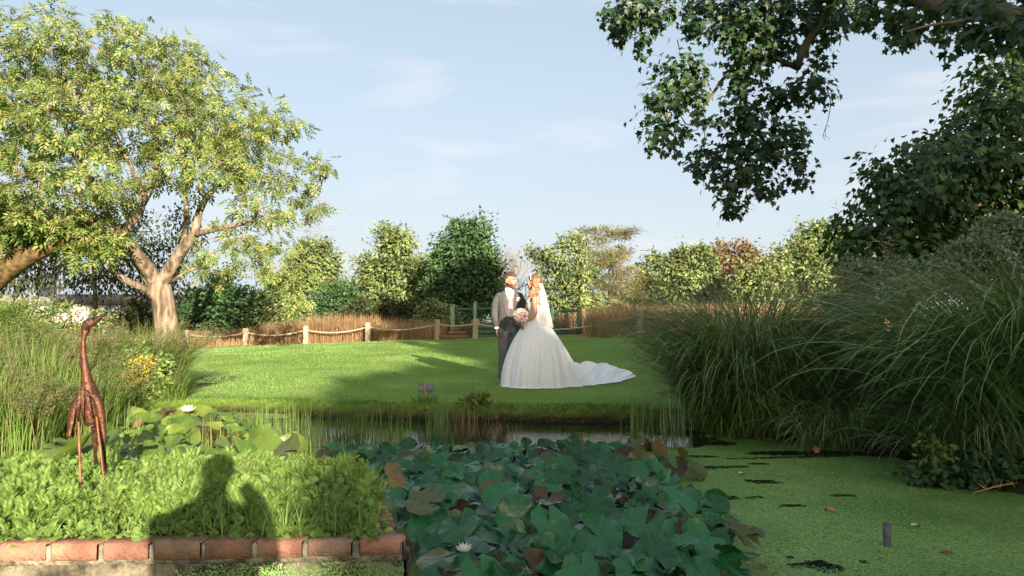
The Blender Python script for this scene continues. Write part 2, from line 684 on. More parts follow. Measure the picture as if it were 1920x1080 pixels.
def weed(x, y):
    n = wav(x, y * 1.3, 5, 1) * .5 + wav(x, y, 17, 3) * .3
    nl = wav(x * .6, y * 2.6, 4, 7) * .6 + wav(x, y * 2.5, 13, 4) * .4
    c = np.ones(np.shape(x)) * 1.0
    far_ = sstep(6.15, 6.6, y - .35 * nl) * (1 - sstep(1.75, 2.3, x - .4 * nl)) * sstep(-3.1, -2.3, x + .3 * nl)
    c = c - far_ * (.95 - .35 * sstep(.6, 1.6, x))
    c = c - .55 * sstep(7.45, 7.8, y) * sstep(-1.6, -.5, x) * (x < 2.2) * .2
    pads = sstep(-.5, -.3, x) * (1 - sstep(.85, 1.12, x + .15 * nl)) * (1 - sstep(6.2, 6.9, y + .3 * nl))
    c = c - .85 * pads * sstep(3.2, 3.5, y)
    for a in ((2.75, 6.05, .62, .10, .0), (2.35, 5.86, .5, .035, .12), (1.95, 6.5, .17, .10, 0), (3.25, 5.9, .35, .05, -.2), (1.35, 3.6, .22, .34, .3), (1.55, 3.3, .25, .08, .2),
              (1.05, 2.98, .6, .06, -.05), (1.85, 5.0, .14, .07, 0), (1.55, 5.45, .3, .05, .2), (1.3, 4.5, .3, .05, .2), (1.75, 4.35, .08, .03, 0), (2.2, 4.6, .09, .025, 0), (2.0, 5.6, .09, .03, 0), (1.62, 5.9, .12, .05, 0)):
        q = slit(x, y, *a)
        c = c - (1.05 if a[1] > 6 and a[2] > .5 else .40 if a[1] < 4 else .58) * (1 - sstep(.5, 1.6, q + 1.1 * nl + .5 * wav(x, y * 1.4, 21, 8)))
    return c + .22 * n * (c > .2) + .45 * (nl - .25) * far_


ds = .021
ux, uy = np.arange(-4.9, 4.2, ds), np.arange(1.4, 9.0, ds)
UX, UY = np.meshgrid(ux, uy, indexing="ij")
WC = weed(UX, UY)
keep = (WC > .52) & (pond_d(UX, UY) < .03) & (UY > 2.2) & (np.abs(UX) < .8 * UY + .3)
jx = RNG.uniform(-.008, .008, UX.shape)
F = grid_faces(len(ux), len(uy))
kv = keep.ravel()
F = F[kv[F].all(1)]
used = np.unique(F)
re = np.zeros(UX.size, int)
re[used] = np.arange(len(used))
V = np.stack([UX + jx, UY + RNG.uniform(-.008, .008, UX.shape), .004 + .0015 * wav(UX, UY, 9)], -1).reshape(-1, 3)[used]
m, N, Lk, out = nt("duckweed_film")
geo = N.new("ShaderNodeNewGeometry")
q1, q2 = nz_(1.3, (1, 1, 1), 4), nz_(75, (1, 1, 1), 2)
ra = ramp_node(N, [(.28, .075, .17, .04), (.5, .165, .27, .085), (.68, .23, .33, .125)])
Lk.new(q1.outputs[0], ra.inputs[0])
rb = ramp_node(N, [(.32, .35, .4, .3), (.5, .95, 1, .9), (.68, 1.5, 1.45, 1.1)])
Lk.new(q2.outputs[0], rb.inputs[0])
mu = N.new("ShaderNodeMixRGB")
mu.blend_type = "MULTIPLY"
mu.inputs["Fac"].default_value = 1
Lk.new(ra.outputs[0], mu.inputs["Color1"])
Lk.new(rb.outputs[0], mu.inputs["Color2"])
b = N.new("ShaderNodeBsdfPrincipled")
b.inputs["Roughness"].default_value = .55
b.inputs["Specular IOR Level"].default_value = .3
Lk.new(mu.outputs[0], b.inputs["Base Color"])
bp = N.new("ShaderNodeBump")
bp.inputs["Strength"].default_value = .5
bp.inputs["Distance"].default_value = .004
Lk.new(q2.outputs[0], bp.inputs["Height"])
Lk.new(bp.outputs[0], b.inputs["Normal"])
Lk.new(b.outputs[0], out.inputs[0])
g = Geo().add(V, re[F])
# single fronds on the film and along its ragged rims
n = 420000
D = 1 / RNG.uniform(1 / 8.8, 1 / 2.75, n)
x = RNG.uniform(-.8, .8, n) * D
w = weed(x, D)
k = (w > .42 + RNG.uniform(-.12, .35, n)) & (pond_d(x, D) < 0)
k &= ~((x > -3.6) & (x < -.5) & (D > 3.1) & (D < 4.6))
x, D = x[k][:190000], D[k][:190000]
n = len(x)
tv = np.array([[-.5, -.4, 0], [.5, -.3, 0], [.1, .6, 0.0]])
a = RNG.uniform(0, 6.3, n)
al = np.stack([np.cos(a), np.sin(a), RNG.normal(0, .12, n)], 1)
nr = np.array([0, 0, 1.0]) + RNG.normal(0, .22, (n, 3))
pos = np.stack([x, D, .0085 + .002 * RNG.random(n)], 1)
FROND = leaf_mat("duckweed_frond", [(.10, .23, .055), (.15, .31, .08), (.21, .37, .11), (.3, .42, .17)], 0.1, .5, .35, patch=.35)
g2 = scatter(tv, np.array([[0, 1, 2]]), pos, al, nr, RNG.uniform(.004, .0085, n) * (1 + .25 * np.maximum(D - 3.5, 0)))
g.add(*g2, 1)
tag(g.build("duckweed", [m, FROND], smooth=False), "green film of duckweed floating on the pond", kind="stuff")

# mown lawn blades over the part of the lawn in view
n = 330000
rng = np.random.default_rng(11)
D = 1 / rng.uniform(1 / 31.0, 1 / 7.7, n)
D = np.where(rng.random(n) < .35, rng.uniform(8, 27, n), D)
x = rng.uniform(-.62, .30, n) * D
pdist = pond_d(x, D)
k = (pdist > .06) & (D < fence_y(x) - .05 + rng.normal(0, .12, n)) & ~((x > 2.75) & (D < 11.5)) & ~((x < -4.6) & (D < 11))
x, D, pdist = x[k], D[k], pdist[k]
n = len(x)
LAWN = leaf_mat("mown_grass", [(.13, .26, .055), (.18, .32, .09), (.245, .38, .135), (.32, .42, .19)], .35, .5, .35, patch=.65, pscale=.6)
base = np.stack([x, D, ground_z(x, D) - .004], 1)
hh = np.clip(.026 * (D / 9) ** .55, .024, .05) * rng.uniform(.6, 1.3, n)
ww = .0034 * (D / 8) * rng.uniform(.7, 1.4, n)
V, F = blades(rng, base, rng.uniform(0, 6.3, n), hh, ww, rng.uniform(0, .5, n), rng.uniform(.3, 1.2, n), nseg=1)
tag(Geo().add(V, F).build("lawn_grass", LAWN, smooth=False), "short mown grass blades covering the lawn", kind="stuff")

# ragged longer grass and dead thatch hanging over the pond's far bank
rng = np.random.default_rng(12)
n = 90000
x = rng.uniform(-4.7, 2.3, n)
y = rng.uniform(7.6, 9.2, n)
pdist = pond_d(x, y)
tuf = wav(x, y, 3.5, 9)
k = (pdist > .09) & (pdist < .30 + .08 * tuf) & (rng.random(n) < .45)
x, y, pdist, tuf = x[k], y[k], pdist[k], tuf[k]
n = len(x)
EDGE = leaf_mat("bank_grass", [(.06, .13, .022), (.09, .18, .035), (.14, .23, .055), (.21, .23, .09)], .3, .6, .15, patch=.6, pscale=1.5)
THATCH = leaf_mat("dead_thatch", [(.1, .07, .035), (.2, .13, .07), (.28, .2, .12), (.06, .05, .025)], .1, .8, .1, patch=.6, pscale=1.5)
base = np.stack([x, y, ground_z(x, y) - .01], 1)
hd = np.where(rng.random(n) < .6, -1.57 + rng.normal(0, .8, n), rng.uniform(0, 6.3, n))
L = rng.uniform(.025, .075, n) * (1 + .5 * np.clip(tuf, 0, 1))
V, F = blades(rng, base, hd, L, rng.uniform(.004, .008, n), rng.uniform(0, .5, n), rng.uniform(.6, 2.3, n), nseg=2)
k1 = int(n * .82)
tag(Geo().add(V, F).build("bank_grass", EDGE, smooth=False), "longer rough grass along the far edge of the pond", kind="stuff")
n2 = 5000
x2 = rng.uniform(-1.6, 2.2, n2)
y2 = rng.uniform(7.7, 8.4, n2)
p2 = pond_d(x2, y2)
k = (p2 > .01) & (p2 < .17)
x2, y2 = x2[k], y2[k]
n2 = len(x2)
V, F = blades(rng, np.stack([x2, y2, ground_z(x2, y2)], 1), -1.57 + rng.normal(0, .9, n2), rng.uniform(.04, .13, n2), rng.uniform(.004, .008, n2), rng.uniform(.4, 1.2, n2), rng.uniform(1.2, 2.6, n2), nseg=2)
tag(Geo().add(V, F).build("dead_thatch_grass", THATCH, smooth=False), "brown dead grass hanging down the far bank above the water", kind="stuff")

# ------------------------------------------------------------------ brick planter in the water
planter = empty("brick_planter", (-1.9, 3.1, 0), "low red brick planter standing in the pond, filled with green weeds", "planter")
BRICKS = [solid("red_brick", (.15, .07, .05), (.27, .14, .10), 8, .9, .15, .6, 60),
          solid("orange_brick", (.2, .095, .065), (.32, .17, .12), 8, .9, .15, .6, 60),
          solid("brown_brick", (.15, .10, .07), (.27, .17, .115), 9, .9, .15, .6, 60),
          solid("stained_brick", (.1, .075, .055), (.3, .155, .10), 7, .92, .12, .6, 60)]
MORTAR = solid("old_mortar", (.10, .085, .065), (.33, .29, .23), 11, .95, .1, .8, 50)
FOOT = solid("stained_footing", (.045, .04, .03), (.2, .17, .12), 9, .95, .1, .9, 45, lo=.4, hi=.6)
rng = np.random.default_rng(21)
FL = np.array([-3.75, 3.00])
FR = np.array([-.485, 3.115])
dirf = (FR - FL) / np.linalg.norm(FR - FL)
rzf = math.atan2(dirf[1], dirf[0])
# footing, set a little proud below the brick course
ctr = (FL + FR) / 2
L = np.linalg.norm(FR - FL)
side_dir = unit(np.array([-.32, 1.0]))
side_n = np.array([side_dir[1], -side_dir[0]])
Lsd = 1.55
g = Geo()
inn = np.array([-dirf[1], dirf[0]])
c0 = ctr + inn * .16
g.add(*box(c0[0], c0[1], -.102, L + .02, .30, .406, rzf, .012))
sc = FR + side_dir * (Lsd / 2 + .085) - side_n * .14
g.add(*box(sc[0], sc[1], -.104, .30, Lsd, .406, math.atan2(side_dir[1], side_dir[0]) - math.pi / 2, .012))
g.build("footing", FOOT, planter)
g = Geo()
c0 = ctr + inn * .056
g.add(*box(c0[0], c0[1], .130, L - .012, .102, .086, rzf, .004))
sc = FR + side_dir * (Lsd / 2 + .05) - side_n * .066
g.add(*box(sc[0], sc[1], .129, .094, Lsd - .06, .086, math.atan2(side_dir[1], side_dir[0]) - math.pi / 2, .004))
g.build("mortar", MORTAR, planter)
cuts = []
s = 0.0
pitch = .2235
ends = [.0] + list(np.arange(1, 16) * pitch)
for i in range(15):
    a0, a1 = i * pitch, i * pitch + .213
    if a0 > L - .05:
        break
    mid = FR - dirf * ((a0 + a1) / 2)
    mid = mid + inn * (.052 + rng.uniform(-.003, .003))
    me_r = rzf + rng.normal(0, .008)
    g = Geo().add(*box(mid[0], mid[1], .145 + rng.uniform(-.003, .002), .211 + rng.uniform(-.006, .002), .104, .080 + rng.uniform(-.003, .003), me_r, rng.uniform(.004, .014)))
    kx = [1, 2, 1, 3, 2, 0, 1, 1, 0, 2, 1, 0, 3, 1, 2][i]
    g.build("brick", BRICKS[kx], planter)
for i in range(13):
    mid = FR + side_dir * (.105 + .06 + i * .112) - side_n * (.052 + .02 * max(0, 1 - i) * .6 + rng.uniform(-.003, .003))
    g = Geo().add(*box(mid[0], mid[1], .138 + rng.uniform(-.003, .002), .104, .100, .091, math.atan2(side_dir[1], side_dir[0]) - math.pi / 2 + rng.normal(0, .02), .007))
    g.build("brick", BRICKS[rng.choice([0, 2, 3])], planter)
# soil inside
corner = FR + inn * .1 - dirf * .1
pts = np.array([FL + inn * .09, FR + inn * .09 - dirf * .12, FR + side_dir * Lsd - side_n * .1, FR + side_dir * Lsd - dirf * 2.9])
g = Geo().add(np.column_stack([pts, np.full(4, .165)]), np.array([[0, 1, 2, 3]]))
SOIL = solid("dark_soil", (.025, .017, .01), (.07, .05, .03), 20, .95, .05, .6)
g.build("soil", SOIL, planter)

# the weeds in it: feathery yarrow, round leaves, grass
rng = np.random.default_rng(22)


def bed_points(n, m0=.0):
    out_ = []
    while len(out_) < n:
        y = 3.05 + 1.5 * rng.random(4000)
        x = rng.uniform(-3.75, -.45, 4000)
        xs = FR[0] + side_dir[0] / side_dir[1] * (y - FR[1]) - .075 + m0
        yf = FL[1] + (x - FL[0]) * (FR[1] - FL[1]) / (FR[0] - FL[0]) + .05 - m0
        e = .035 * wav(x * 3, y * 3, 3.0, 3)
        k = (x < xs + e) & (y > yf + e) & (y < 4.52)
        k &= np.abs(x) < .8 * y
        out_ += list(zip(x[k], y[k]))
    return np.array(out_[:n])


def t_feather(pairs=9):
    dv, df = t_diamond(.22)
    V, F = [np.array([[-.012, 0, 0], [.012, 0, 0], [0, 1, -.12]])], [np.array([[0, 1, 2]])]
    k = 3
    for i in range(pairs):
        y = .18 + .78 * i / pairs
        ln = .26 * math.sin(math.pi * min(1, .18 + .8 * (1 - (i / pairs) ** 1.3) * .9)) + .03
        for s in (-1, 1):
            a = math.radians(-s * (62 - 3 * i))
            L_ = dv * ln
            V.append(np.stack([L_[:, 0] * math.cos(a) - L_[:, 1] * math.sin(a), L_[:, 0] * math.sin(a) + L_[:, 1] * math.cos(a) + y, L_[:, 2] - .12 * y * y + .1 * abs(L_[:, 1])], 1))
            F.append(df + k)
            k += 4
    return np.concatenate(V), np.concatenate(F)


YARROW = leaf_mat("yarrow_leaf", [(.09, .17, .03), (.13, .23, .045), (.19, .29, .07), (.27, .35, .12)], .35, .55, .25, patch=.35, pscale=3)
ROUND = leaf_mat("round_weed_leaf", [(.11, .2, .035), (.17, .27, .06), (.25, .34, .1)], .35, .5, .3, patch=.3, pscale=3)
fv, ff = t_feather()
p = bed_points(4400)
edge = np.clip((p[:, 1] - 3.1) / .35, .25, 1)
hgt = .17 + rng.uniform(0, .03, len(p))
pos = np.column_stack([p, hgt])
a = rng.uniform(0, 6.3, len(p))
lean = rng.uniform(.15, .95, len(p))
al = np.stack([np.cos(a) * lean, np.sin(a) * lean, np.ones(len(p)) * (.35 + .65 * edge)], 1)
nr = np.stack([-np.cos(a), -np.sin(a), lean + .2], 1) + rng.normal(0, .35, (len(p), 3))
V, F = scatter(fv, ff, pos, al, nr, rng.uniform(.05, .155, len(p)) * (.5 + .5 * edge) * (.95 + .35 * wav(p[:, 0], p[:, 1], 6, 4)))
bed1 = Geo().add(V, F).build("yarrow", YARROW, smooth=False)
tag(bed1, "feathery green yarrow leaves filling the brick planter", kind="stuff")
ov, of = t_oval(.95)
p = bed_points(4200, .03)
edge = np.clip((p[:, 1] - 3.08) / .4, .1, 1)
pos = np.column_stack([p, .17 + rng.uniform(.0, .11, len(p)) * edge])
a = rng.uniform(0, 6.3, len(p))
al = np.stack([np.cos(a), np.sin(a), rng.uniform(-.2, 1.1, len(p))], 1)
nr = np.stack([-.5 * np.cos(a), -.5 * np.sin(a) - .2, np.ones(len(p))], 1) + rng.normal(0, .3, (len(p), 3))
V, F = scatter(ov, of, pos, al, nr, rng.uniform(.018, .056, len(p)))
bed2 = Geo().add(V, F).build("round_leaved_weed", ROUND, smooth=False)
tag(bed2, "small round green leaves between the yarrow in the planter", kind="stuff")
p = bed_points(3800)
right = sstep(-2.2, -.9, p[:, 0])
k = rng.random(len(p)) < .35 + .65 * right
p, right = p[k], right[k]
V, F = blades(rng, np.column_stack([p, np.full(len(p), .165)]), rng.uniform(0, 6.3, len(p)), rng.uniform(.07, .16, len(p)) + .03 * right, rng.uniform(.004, .009, len(p)), rng.uniform(0, .4, len(p)), rng.uniform(.5, 1.9, len(p)), nseg=4)
tag(Geo().add(V, F).build("planter_grass", ROUND, smooth=False), "arching grass blades among the weeds in the planter", kind="stuff")
# moss and stranded duckweed along the foot of the planter
rng = np.random.default_rng(23)
n = 16000
s_ = rng.random(n) * L
z_ = .0 + .085 * rng.random(n) ** 1.6
kk = rng.random(n) < np.clip(.15 + 1.0 * sstep(1.9, 2.6, s_) + .25 * wav(s_ * 4, z_ * 8, 3, 2) - z_ * 9, 0, 1)
s_, z_ = s_[kk], z_[kk]
c0 = ctr + inn * .16
fp = FL[None] + dirf[None] * s_[:, None] + inn[None] * (.16 - .15 - .0035)
pos = np.column_stack([fp, z_ + .004])
n = len(pos)
V, F = scatter(tv, np.array([[0, 1, 2]]), pos, rdirs(rng, n), rdirs(rng, n) + np.array([0, -1.2, .8]), rng.uniform(.005, .011, n))
mo = Geo().add(V, F).build("moss", FROND, planter, smooth=False)
mo["kind"] = "stuff"
# bits of litter adrift on the duckweed
rng = np.random.default_rng(24)
n = 420
y = 1 / rng.uniform(1 / 7.0, 1 / 2.9, n)
x = rng.uniform(.3, .8, n) * y
k = (weed(x, y) > .3) & (pond_d(x, y) < -.05)
x, y = x[k], y[k]
n = len(x)
LITTER = leaf_mat("floating_litter", [(.05, .04, .02), (.16, .11, .06), (.3, .28, .2), (.04, .06, .02)], .1, .7, .2, patch=.1)
V, F = scatter(*t_diamond(.5), np.column_stack([x, y, np.full(n, .013)]), rdirs(rng, n) * np.array([1, 1, .15]), np.array([0, 0, 1.0]) + rng.normal(0, .15, (n, 3)), rng.uniform(.008, .03, n))
tag(Geo().add(V, F).build("floating_litter", LITTER, smooth=False), "specks of leaf litter drifting on the duckweed", kind="stuff")
# ------------------------------------------------------------------ trees
def blob_pts(rng, blobs, D, n, depth=None, shell=2.0):
    """n points inside lobes given as (px, py, rx, ry[, dD[, depth radius]]) seen at about D metres."""
    B = []
    for bl in blobs:
        px, py, rx, ry = bl[:4]
        dD = bl[4] if len(bl) > 4 else 0
        d = D + dD
        k = d / 1280.0
        dr = bl[5] if len(bl) > 5 else (depth if depth else .8 * (rx + ry) / 2 * k)
        B.append((P(px, py, d), np.array([rx * k, dr, ry * k])))
    w = np.array([np.prod(b_[1]) ** (2 / 3.) for b_ in B])
    idx = rng.choice(len(B), n, p=w / w.sum())
    C = np.array([b_[0] for b_ in B])[idx]
    R = np.array([b_[1] for b_ in B])[idx]
    u = rdirs(rng, n) * (rng.random(n) ** (1 / (1 + shell)))[:, None]
    return C + u * R, C


def spaced(rng, pts, r):
    """Thin points to a minimum spacing r (grid hash)."""
    seen, keep = set(), []
    for i, p in enumerate(pts):
        kx = tuple((p / r).astype(int))
        if kx in seen:
            continue
        seen.add(kx)
        keep.append(i)
    return np.array(keep)


def grow(rng, seeds, targets, step, r_tip=.006, expo=2.35, sag=.1, wob=.12, keep_len=None):
    """Branches from seed limbs (points, radii) out to target points. Returns list of (points, radii) chains."""
    pos, par, minr = [], [], []
    for pts, rad, at in seeds:
        first = len(pos)
        for i, (q, r) in enumerate(zip(pts, rad)):
            if i == 0 and at is not None:
                Pn = np.array(pos)
                par.append(int(np.argmin(((Pn - q) ** 2).sum(1))))
            else:
                par.append(len(pos) - 1 if i else -1)
            pos.append(np.array(q, float))
            minr.append(r)
    n_seed = len(pos)
    root = pos[0]
    cap = len(pos) + len(targets) * 60
    A = np.zeros((cap, 3))
    A[:len(pos)] = pos
    par = list(par)
    nn = len(pos)
    d_par = [0] * nn
    order = np.argsort(((targets - np.array(pos[n_seed - 1])) ** 2).sum(1)) if False else np.argsort(np.min(((targets[:, None] - A[None, :n_seed]) ** 2).sum(2), axis=1))
    skip = max(2, int(len(seeds[0][0]) * .75))
    for ti in order:
        t = targets[ti]
        d2 = ((A[skip:nn] - t) ** 2).sum(1)
        j = int(np.argmin(d2)) + skip
        d = math.sqrt(d2[j - skip])
        k = max(1, min(50, int(math.ceil(d / step))))
        a = A[j].copy()
        pj = par[j]
        pd = unit(a - A[pj]) if pj >= 0 else np.array([0, 0, 1.0])
        mid = a + pd * d * .35 + rng.normal(0, wob, 3) * d
        prev = j
        for i in range(1, k + 1):
            f = i / k
            q = a * (1 - f) ** 2 + 2 * mid * f * (1 - f) + t * f * f
            if i < k:
                q = q + rng.normal(0, wob * .25, 3) * min(step, d) - np.array([0, 0, sag * d * f * (1 - f)])
            A[nn] = q
            par.append(prev)
            minr.append(0)
            prev = nn
            nn += 1
    par = np.array(par)
    acc = np.zeros(nn)
    ch = [[] for _ in range(nn)]
    for i in range(nn - 1, -1, -1):
        r = acc[i] ** (1 / expo) if acc[i] > 0 else r_tip
        acc[i] = max(r, minr[i] * .0 if i >= n_seed else 0) ** expo
        if par[i] >= 0:
            acc[par[i]] += acc[i]
            ch[par[i]].append(i)
    rad = acc ** (1 / expo)
    mr_ = np.array(minr)
    rad = np.where(mr_ > 0, mr_, rad)
    for i in range(n_seed, nn):
        rad[i] = min(rad[i], rad[par[i]] * .92)
    chains, stack = [], [i for i in range(nn) if par[i] < 0]
    start = [(i, None) for i in stack]
    while start:
        i, fr = start.pop()
        c = [] if fr is None else [fr]
        while True:
            c.append(i)
            if not ch[i]:
                break
            kids = sorted(ch[i], key=lambda z: -rad[z] - (10 if (z < n_seed and i < n_seed and z == i + 1) else 0))
            for z in kids[1:]:
                start.append((z, i))
            i = kids[0]
        p_, r_ = A[c], rad[c].copy()
        if fr is not None and len(c) > 1:
            r_[0] = min(r_[0], r_[1] * 1.25)
        chains.append((p_, r_))
    return chains


def wood(chains, minr=0.0):
    g = Geo()
    for p_, r_ in chains:
        if r_.max() < minr or len(p_) < 2:
            continue
        s = 12 if r_.max() > .2 else 8 if r_.max() > .06 else 5 if r_.max() > .02 else 3
        g.add(*tube(p_, r_, s, caps=r_.max() > .05))
    return g


def crown_leaves(rng, att, ctr, n_each, rc, tv, tf, size, droop=.5, out_w=.8, flat=.7):
    """Leaves clustered round twig tips."""
    n = len(att) * n_each
    q = np.repeat(att, n_each, 0)
    c_ = np.repeat(ctr, n_each, 0)
    cl = rng.random(len(att)) ** .6
    off = rng.normal(0, 1, (n, 3)) * rc * np.repeat(.6 + .7 * cl, n_each)[:, None] * np.array([1, 1, flat])
    pos = q + off
    o = unit(q - c_ + off * 1.2)
    al = o * out_w + rdirs(rng, n) * .7 + np.array([0, 0, -droop])
    nr = np.array([0, -.15, .55]) + rdirs(rng, n) * .6 + o * .75
    return scatter(tv, tf, pos, al, nr, size * rng.uniform(.65, 1.25, n))


def px_limb(pts, n=None):
    """Limb from (px, py, D, radius px) points."""
    c = np.array([P(a, b_, d) for a, b_, d, r in pts])
    r = np.array([r * d / 1280.0 for a, b_, d, r in pts])
    n = n or max(4, int(np.linalg.norm(np.diff(c, axis=0), axis=1).sum() / .35))
    t = np.linspace(0, 1, n) * (len(pts) - 1)
    return spline(c, n), np.interp(t, np.arange(len(pts)), r)


# --- the big walnut on the lawn
rng = np.random.default_rng(31)
WD = 23.0
wbase = P(315, 652, WD)
wbase[2] = ground_z(wbase[0], wbase[1]) - .05
walnut = empty("walnut_tree", wbase, "large spreading walnut tree with pale forked trunk on the left of the lawn", "tree")
trunk = px_limb([(319, 659, WD, 31), (317, 640, WD, 25), (313, 612, WD, 21.5), (308, 580, WD, 20), (303, 550, WD, 20), (297, 530, WD, 20)], 10)
seeds = [(trunk[0], trunk[1], None)]
for ln in ([(295, 528, WD, 15), (280, 508, WD - .2, 13), (262, 484, WD - .6, 12), (246, 462, WD - 1, 11), (234, 443, WD - 1.3, 10), (236, 425, WD - 1.5, 8.5), (254, 410, WD - 1.7, 8), (268, 385, WD - 1.8, 6.5), (262, 345, WD - 1.6, 5)],
           [(234, 443, WD - 1.3, 8), (215, 432, WD - 1.6, 6), (190, 428, WD - 2.2, 5), (150, 405, WD - 2.8, 4)],
           [(292, 545, WD, 8), (281, 528, WD + .3, 8.5), (262, 500, WD + .6, 8), (244, 470, WD + .9, 7), (225, 440, WD + 1.2, 6), (190, 380, WD + 1.5, 5), (150, 310, WD + 2, 4), (120, 230, WD + 2, 3)],
           [(291, 562, WD, 8), (277, 545, WD - .5, 7.5), (258, 534, WD - .9, 7), (234, 527, WD - 1.2, 6), (217, 512, WD - 1.4, 5.5), (204, 502, WD - 1.6, 5)],
           [(304, 532, WD, 14), (316, 508, WD - .2, 12.5), (331, 486, WD - .4, 11.5), (347, 460, WD - .6, 10), (364, 441, WD - .8, 9), (370, 415, WD - .9, 7), (378, 385, WD - .8, 6), (405, 350, WD - .6, 4.5)],
           [(364, 441, WD - .8, 6), (395, 432, WD - 1.2, 5), (430, 425, WD - 1.6, 4.5), (464, 417, WD - 2, 3.5)],
           [(268, 385, WD - 1.8, 5), (290, 340, WD - 1.5, 5), (293, 300, WD - 1, 4.5), (290, 240, WD - .8, 4), (283, 190, WD - .5, 3)],
           [(262, 345, WD - 1.6, 4), (235, 290, WD - 1.8, 4), (200, 225, WD - 1.5, 3.5), (160, 195, WD - 1, 2.5)],
           [(331, 486, WD - .4, 7), (345, 450, WD + .6, 6), (350, 400, WD + 1.5, 5), (345, 330, WD + 2, 4), (350, 230, WD + 2, 3)],
           [(318, 525, WD, 7), (340, 512, WD + .5, 5), (365, 503, WD + .8, 4), (390, 500, WD + 1, 3)]):
    p_, r_ = px_limb(ln)
    seeds.append((p_, r_, True))
WB = [(80, 100, 85, 55, 0, 3), (10, 140, 60, 70, 0, 3), (180, 110, 90, 60, 0, 3), (262, 112, 80, 55, .5, 3), (335, 135, 55, 45, 0, 2.5), (385, 200, 70, 52, 0, 2.5), (470, 215, 65, 42, 0, 2),
      (520, 232, 38, 32, 0, 1.5), (300, 220, 110, 72, -1.5, 2.5), (180, 235, 110, 82, -2.5, 2.5), (60, 250, 110, 85, -2, 3), (430, 290, 90, 52, -1, 2), (535, 320, 62, 46, 0, 1.6), (575, 368, 32, 34, 0, 1.2),
      (345, 320, 80, 42, -2.2, 1.6), (180, 330, 95, 58, -3.0, 2), (80, 355, 115, 62, -3, 2.5), (490, 385, 64, 34, -1, 1.5), (-90, 200, 90, 120, 0, 3), (-80, 380, 80, 60, -2, 2), (95, 415, 60, 24, -3, 1.5), (20, 420, 60, 36, -2.5, 1.5),
      (440, 470, 60, 36, -2, 1.3), (510, 490, 50, 42, -2, 1.3), (545, 535, 26, 40, -1.8, 1), (480, 440, 70, 32, -1.5, 1.4), (405, 500, 28, 22, -2, .8), (320, 120, 60, 40, 2.5, 2), (180, 190, 90, 60, 2.5, 2),
      (420, 250, 80, 60, 2.5, 2), (60, 70, 30, 22, 0, 1), (100, 52, 22, 20, 0, .8), (150, 55, 24, 18, 0, .8), (232, 62, 35, 18, 0, 1), (20, 60, 20, 18, 0, .8), (445, 160, 25, 18, 0, .8), (372, 92, 12, 14, 0, .6), (595, 310, 18, 16, 0, .6)]
pts, ctr = blob_pts(rng, WB, WD, 5200, shell=1.6)
k = spaced(rng, pts, .72)
pts, ctr = pts[k], ctr[k]
k = pts[:, 0] > -.86 * pts[:, 1] - 2
pts, ctr = pts[k], ctr[k]
chains = grow(rng, seeds, pts, .32, r_tip=.013, sag=.05, wob=.16)
wood(chains).build("trunk", BARK_PALE, walnut)
WLEAF = leaf_mat("walnut_leaf", [(.05, .11, .025), (.095, .17, .038), (.155, .215, .053), (.22, .25, .075), (.3, .275, .11)], .35, .5, .3, patch=.5, pscale=.7)
pv, pf = t_pinnate(3, .42, .5)
V, F = crown_leaves(rng, pts, ctr, 9, .16, pv, pf, .33, droop=.55, out_w=.8, flat=.6)
Geo().add(V, F).build("crown", WLEAF, walnut, smooth=False)
# dead twigs reaching out on the right
g = Geo()
for i in range(9):
    a_ = P(560 + rng.uniform(-25, 15), 375 + i * 9, WD - .5)
    e_ = P(612 + rng.uniform(-30, 34), 385 + i * 10 + rng.uniform(-26, 20), WD - .5 + rng.uniform(-.8, .8))
    m_ = (a_ + e_) / 2 + np.array([0, 0, rng.uniform(-.05, .25)])
    mainp = spline([a_, m_, e_], 9)
    g.add(*tube(mainp, np.linspace(.010, .003, 9), 4, False))
    for j in range(6):
        s_ = mainp[rng.integers(3, 9)]
        d_ = unit(e_ - a_ + rng.normal(0, .5, 3)) * rng.uniform(.2, .5)
        g.add(*tube(spline([s_, s_ + d_ * .5 + rng.normal(0, .03, 3), s_ + d_], 5), np.linspace(.007, .003, 5), 3, False))
tag(g.build("dead_twigs", TWIG, walnut), kind="stuff")

# --- dark leaning tree behind it, its foot outside the picture
rng = np.random.default_rng(32)
lean = empty("leaning_tree", (P(-140, 640, 21.5)[0], 21.5, 0), "dark mossy leaning trunk of a second tree at the left edge", "tree")
MOSSY = solid("mossy_bark", (.045, .035, .014), (.17, .115, .055), 6, .9, .1, .9, 14)
limb = px_limb([(-140, 660, 21.5, 26), (-70, 580, 21.3, 24), (0, 515, 21, 21), (40, 488, 20.8, 18), (85, 465, 20.6, 15), (130, 452, 20.4, 9), (170, 446, 20.3, 5)], 18)
limb2 = px_limb([(40, 488, 20.8, 12), (62, 463, 21.2, 9), (95, 448, 21.6, 6), (140, 430, 22, 4)], 8)
limb3 = px_limb([(45, 474, 20.8, 5), (27, 465, 20.6, 4), (20, 440, 20.4, 3), (35, 415, 20.2, 2)], 6)
LB = [(40, 415, 60, 24, 0, 1.2), (130, 430, 70, 20, 0, 1.2), (205, 440, 30, 16, 0, .8), (-40, 400, 60, 50, 0, 2), (170, 470, 28, 12, -.5, .6)]
pts, ctr = blob_pts(rng, LB, 21, 420)
k = spaced(rng, pts, .5)
pts, ctr = pts[k], ctr[k]
wood(grow(rng, [(limb[0], limb[1], None), (limb2[0], limb2[1], True), (limb3[0], limb3[1], True)], pts, .32, .006, wob=.15)).build("trunk", MOSSY, lean)
V, F = crown_leaves(rng, pts, ctr, 12, .22, pv, pf, .38, droop=.5)
Geo().add(V, F).build("crown", WLEAF, lean, smooth=False)

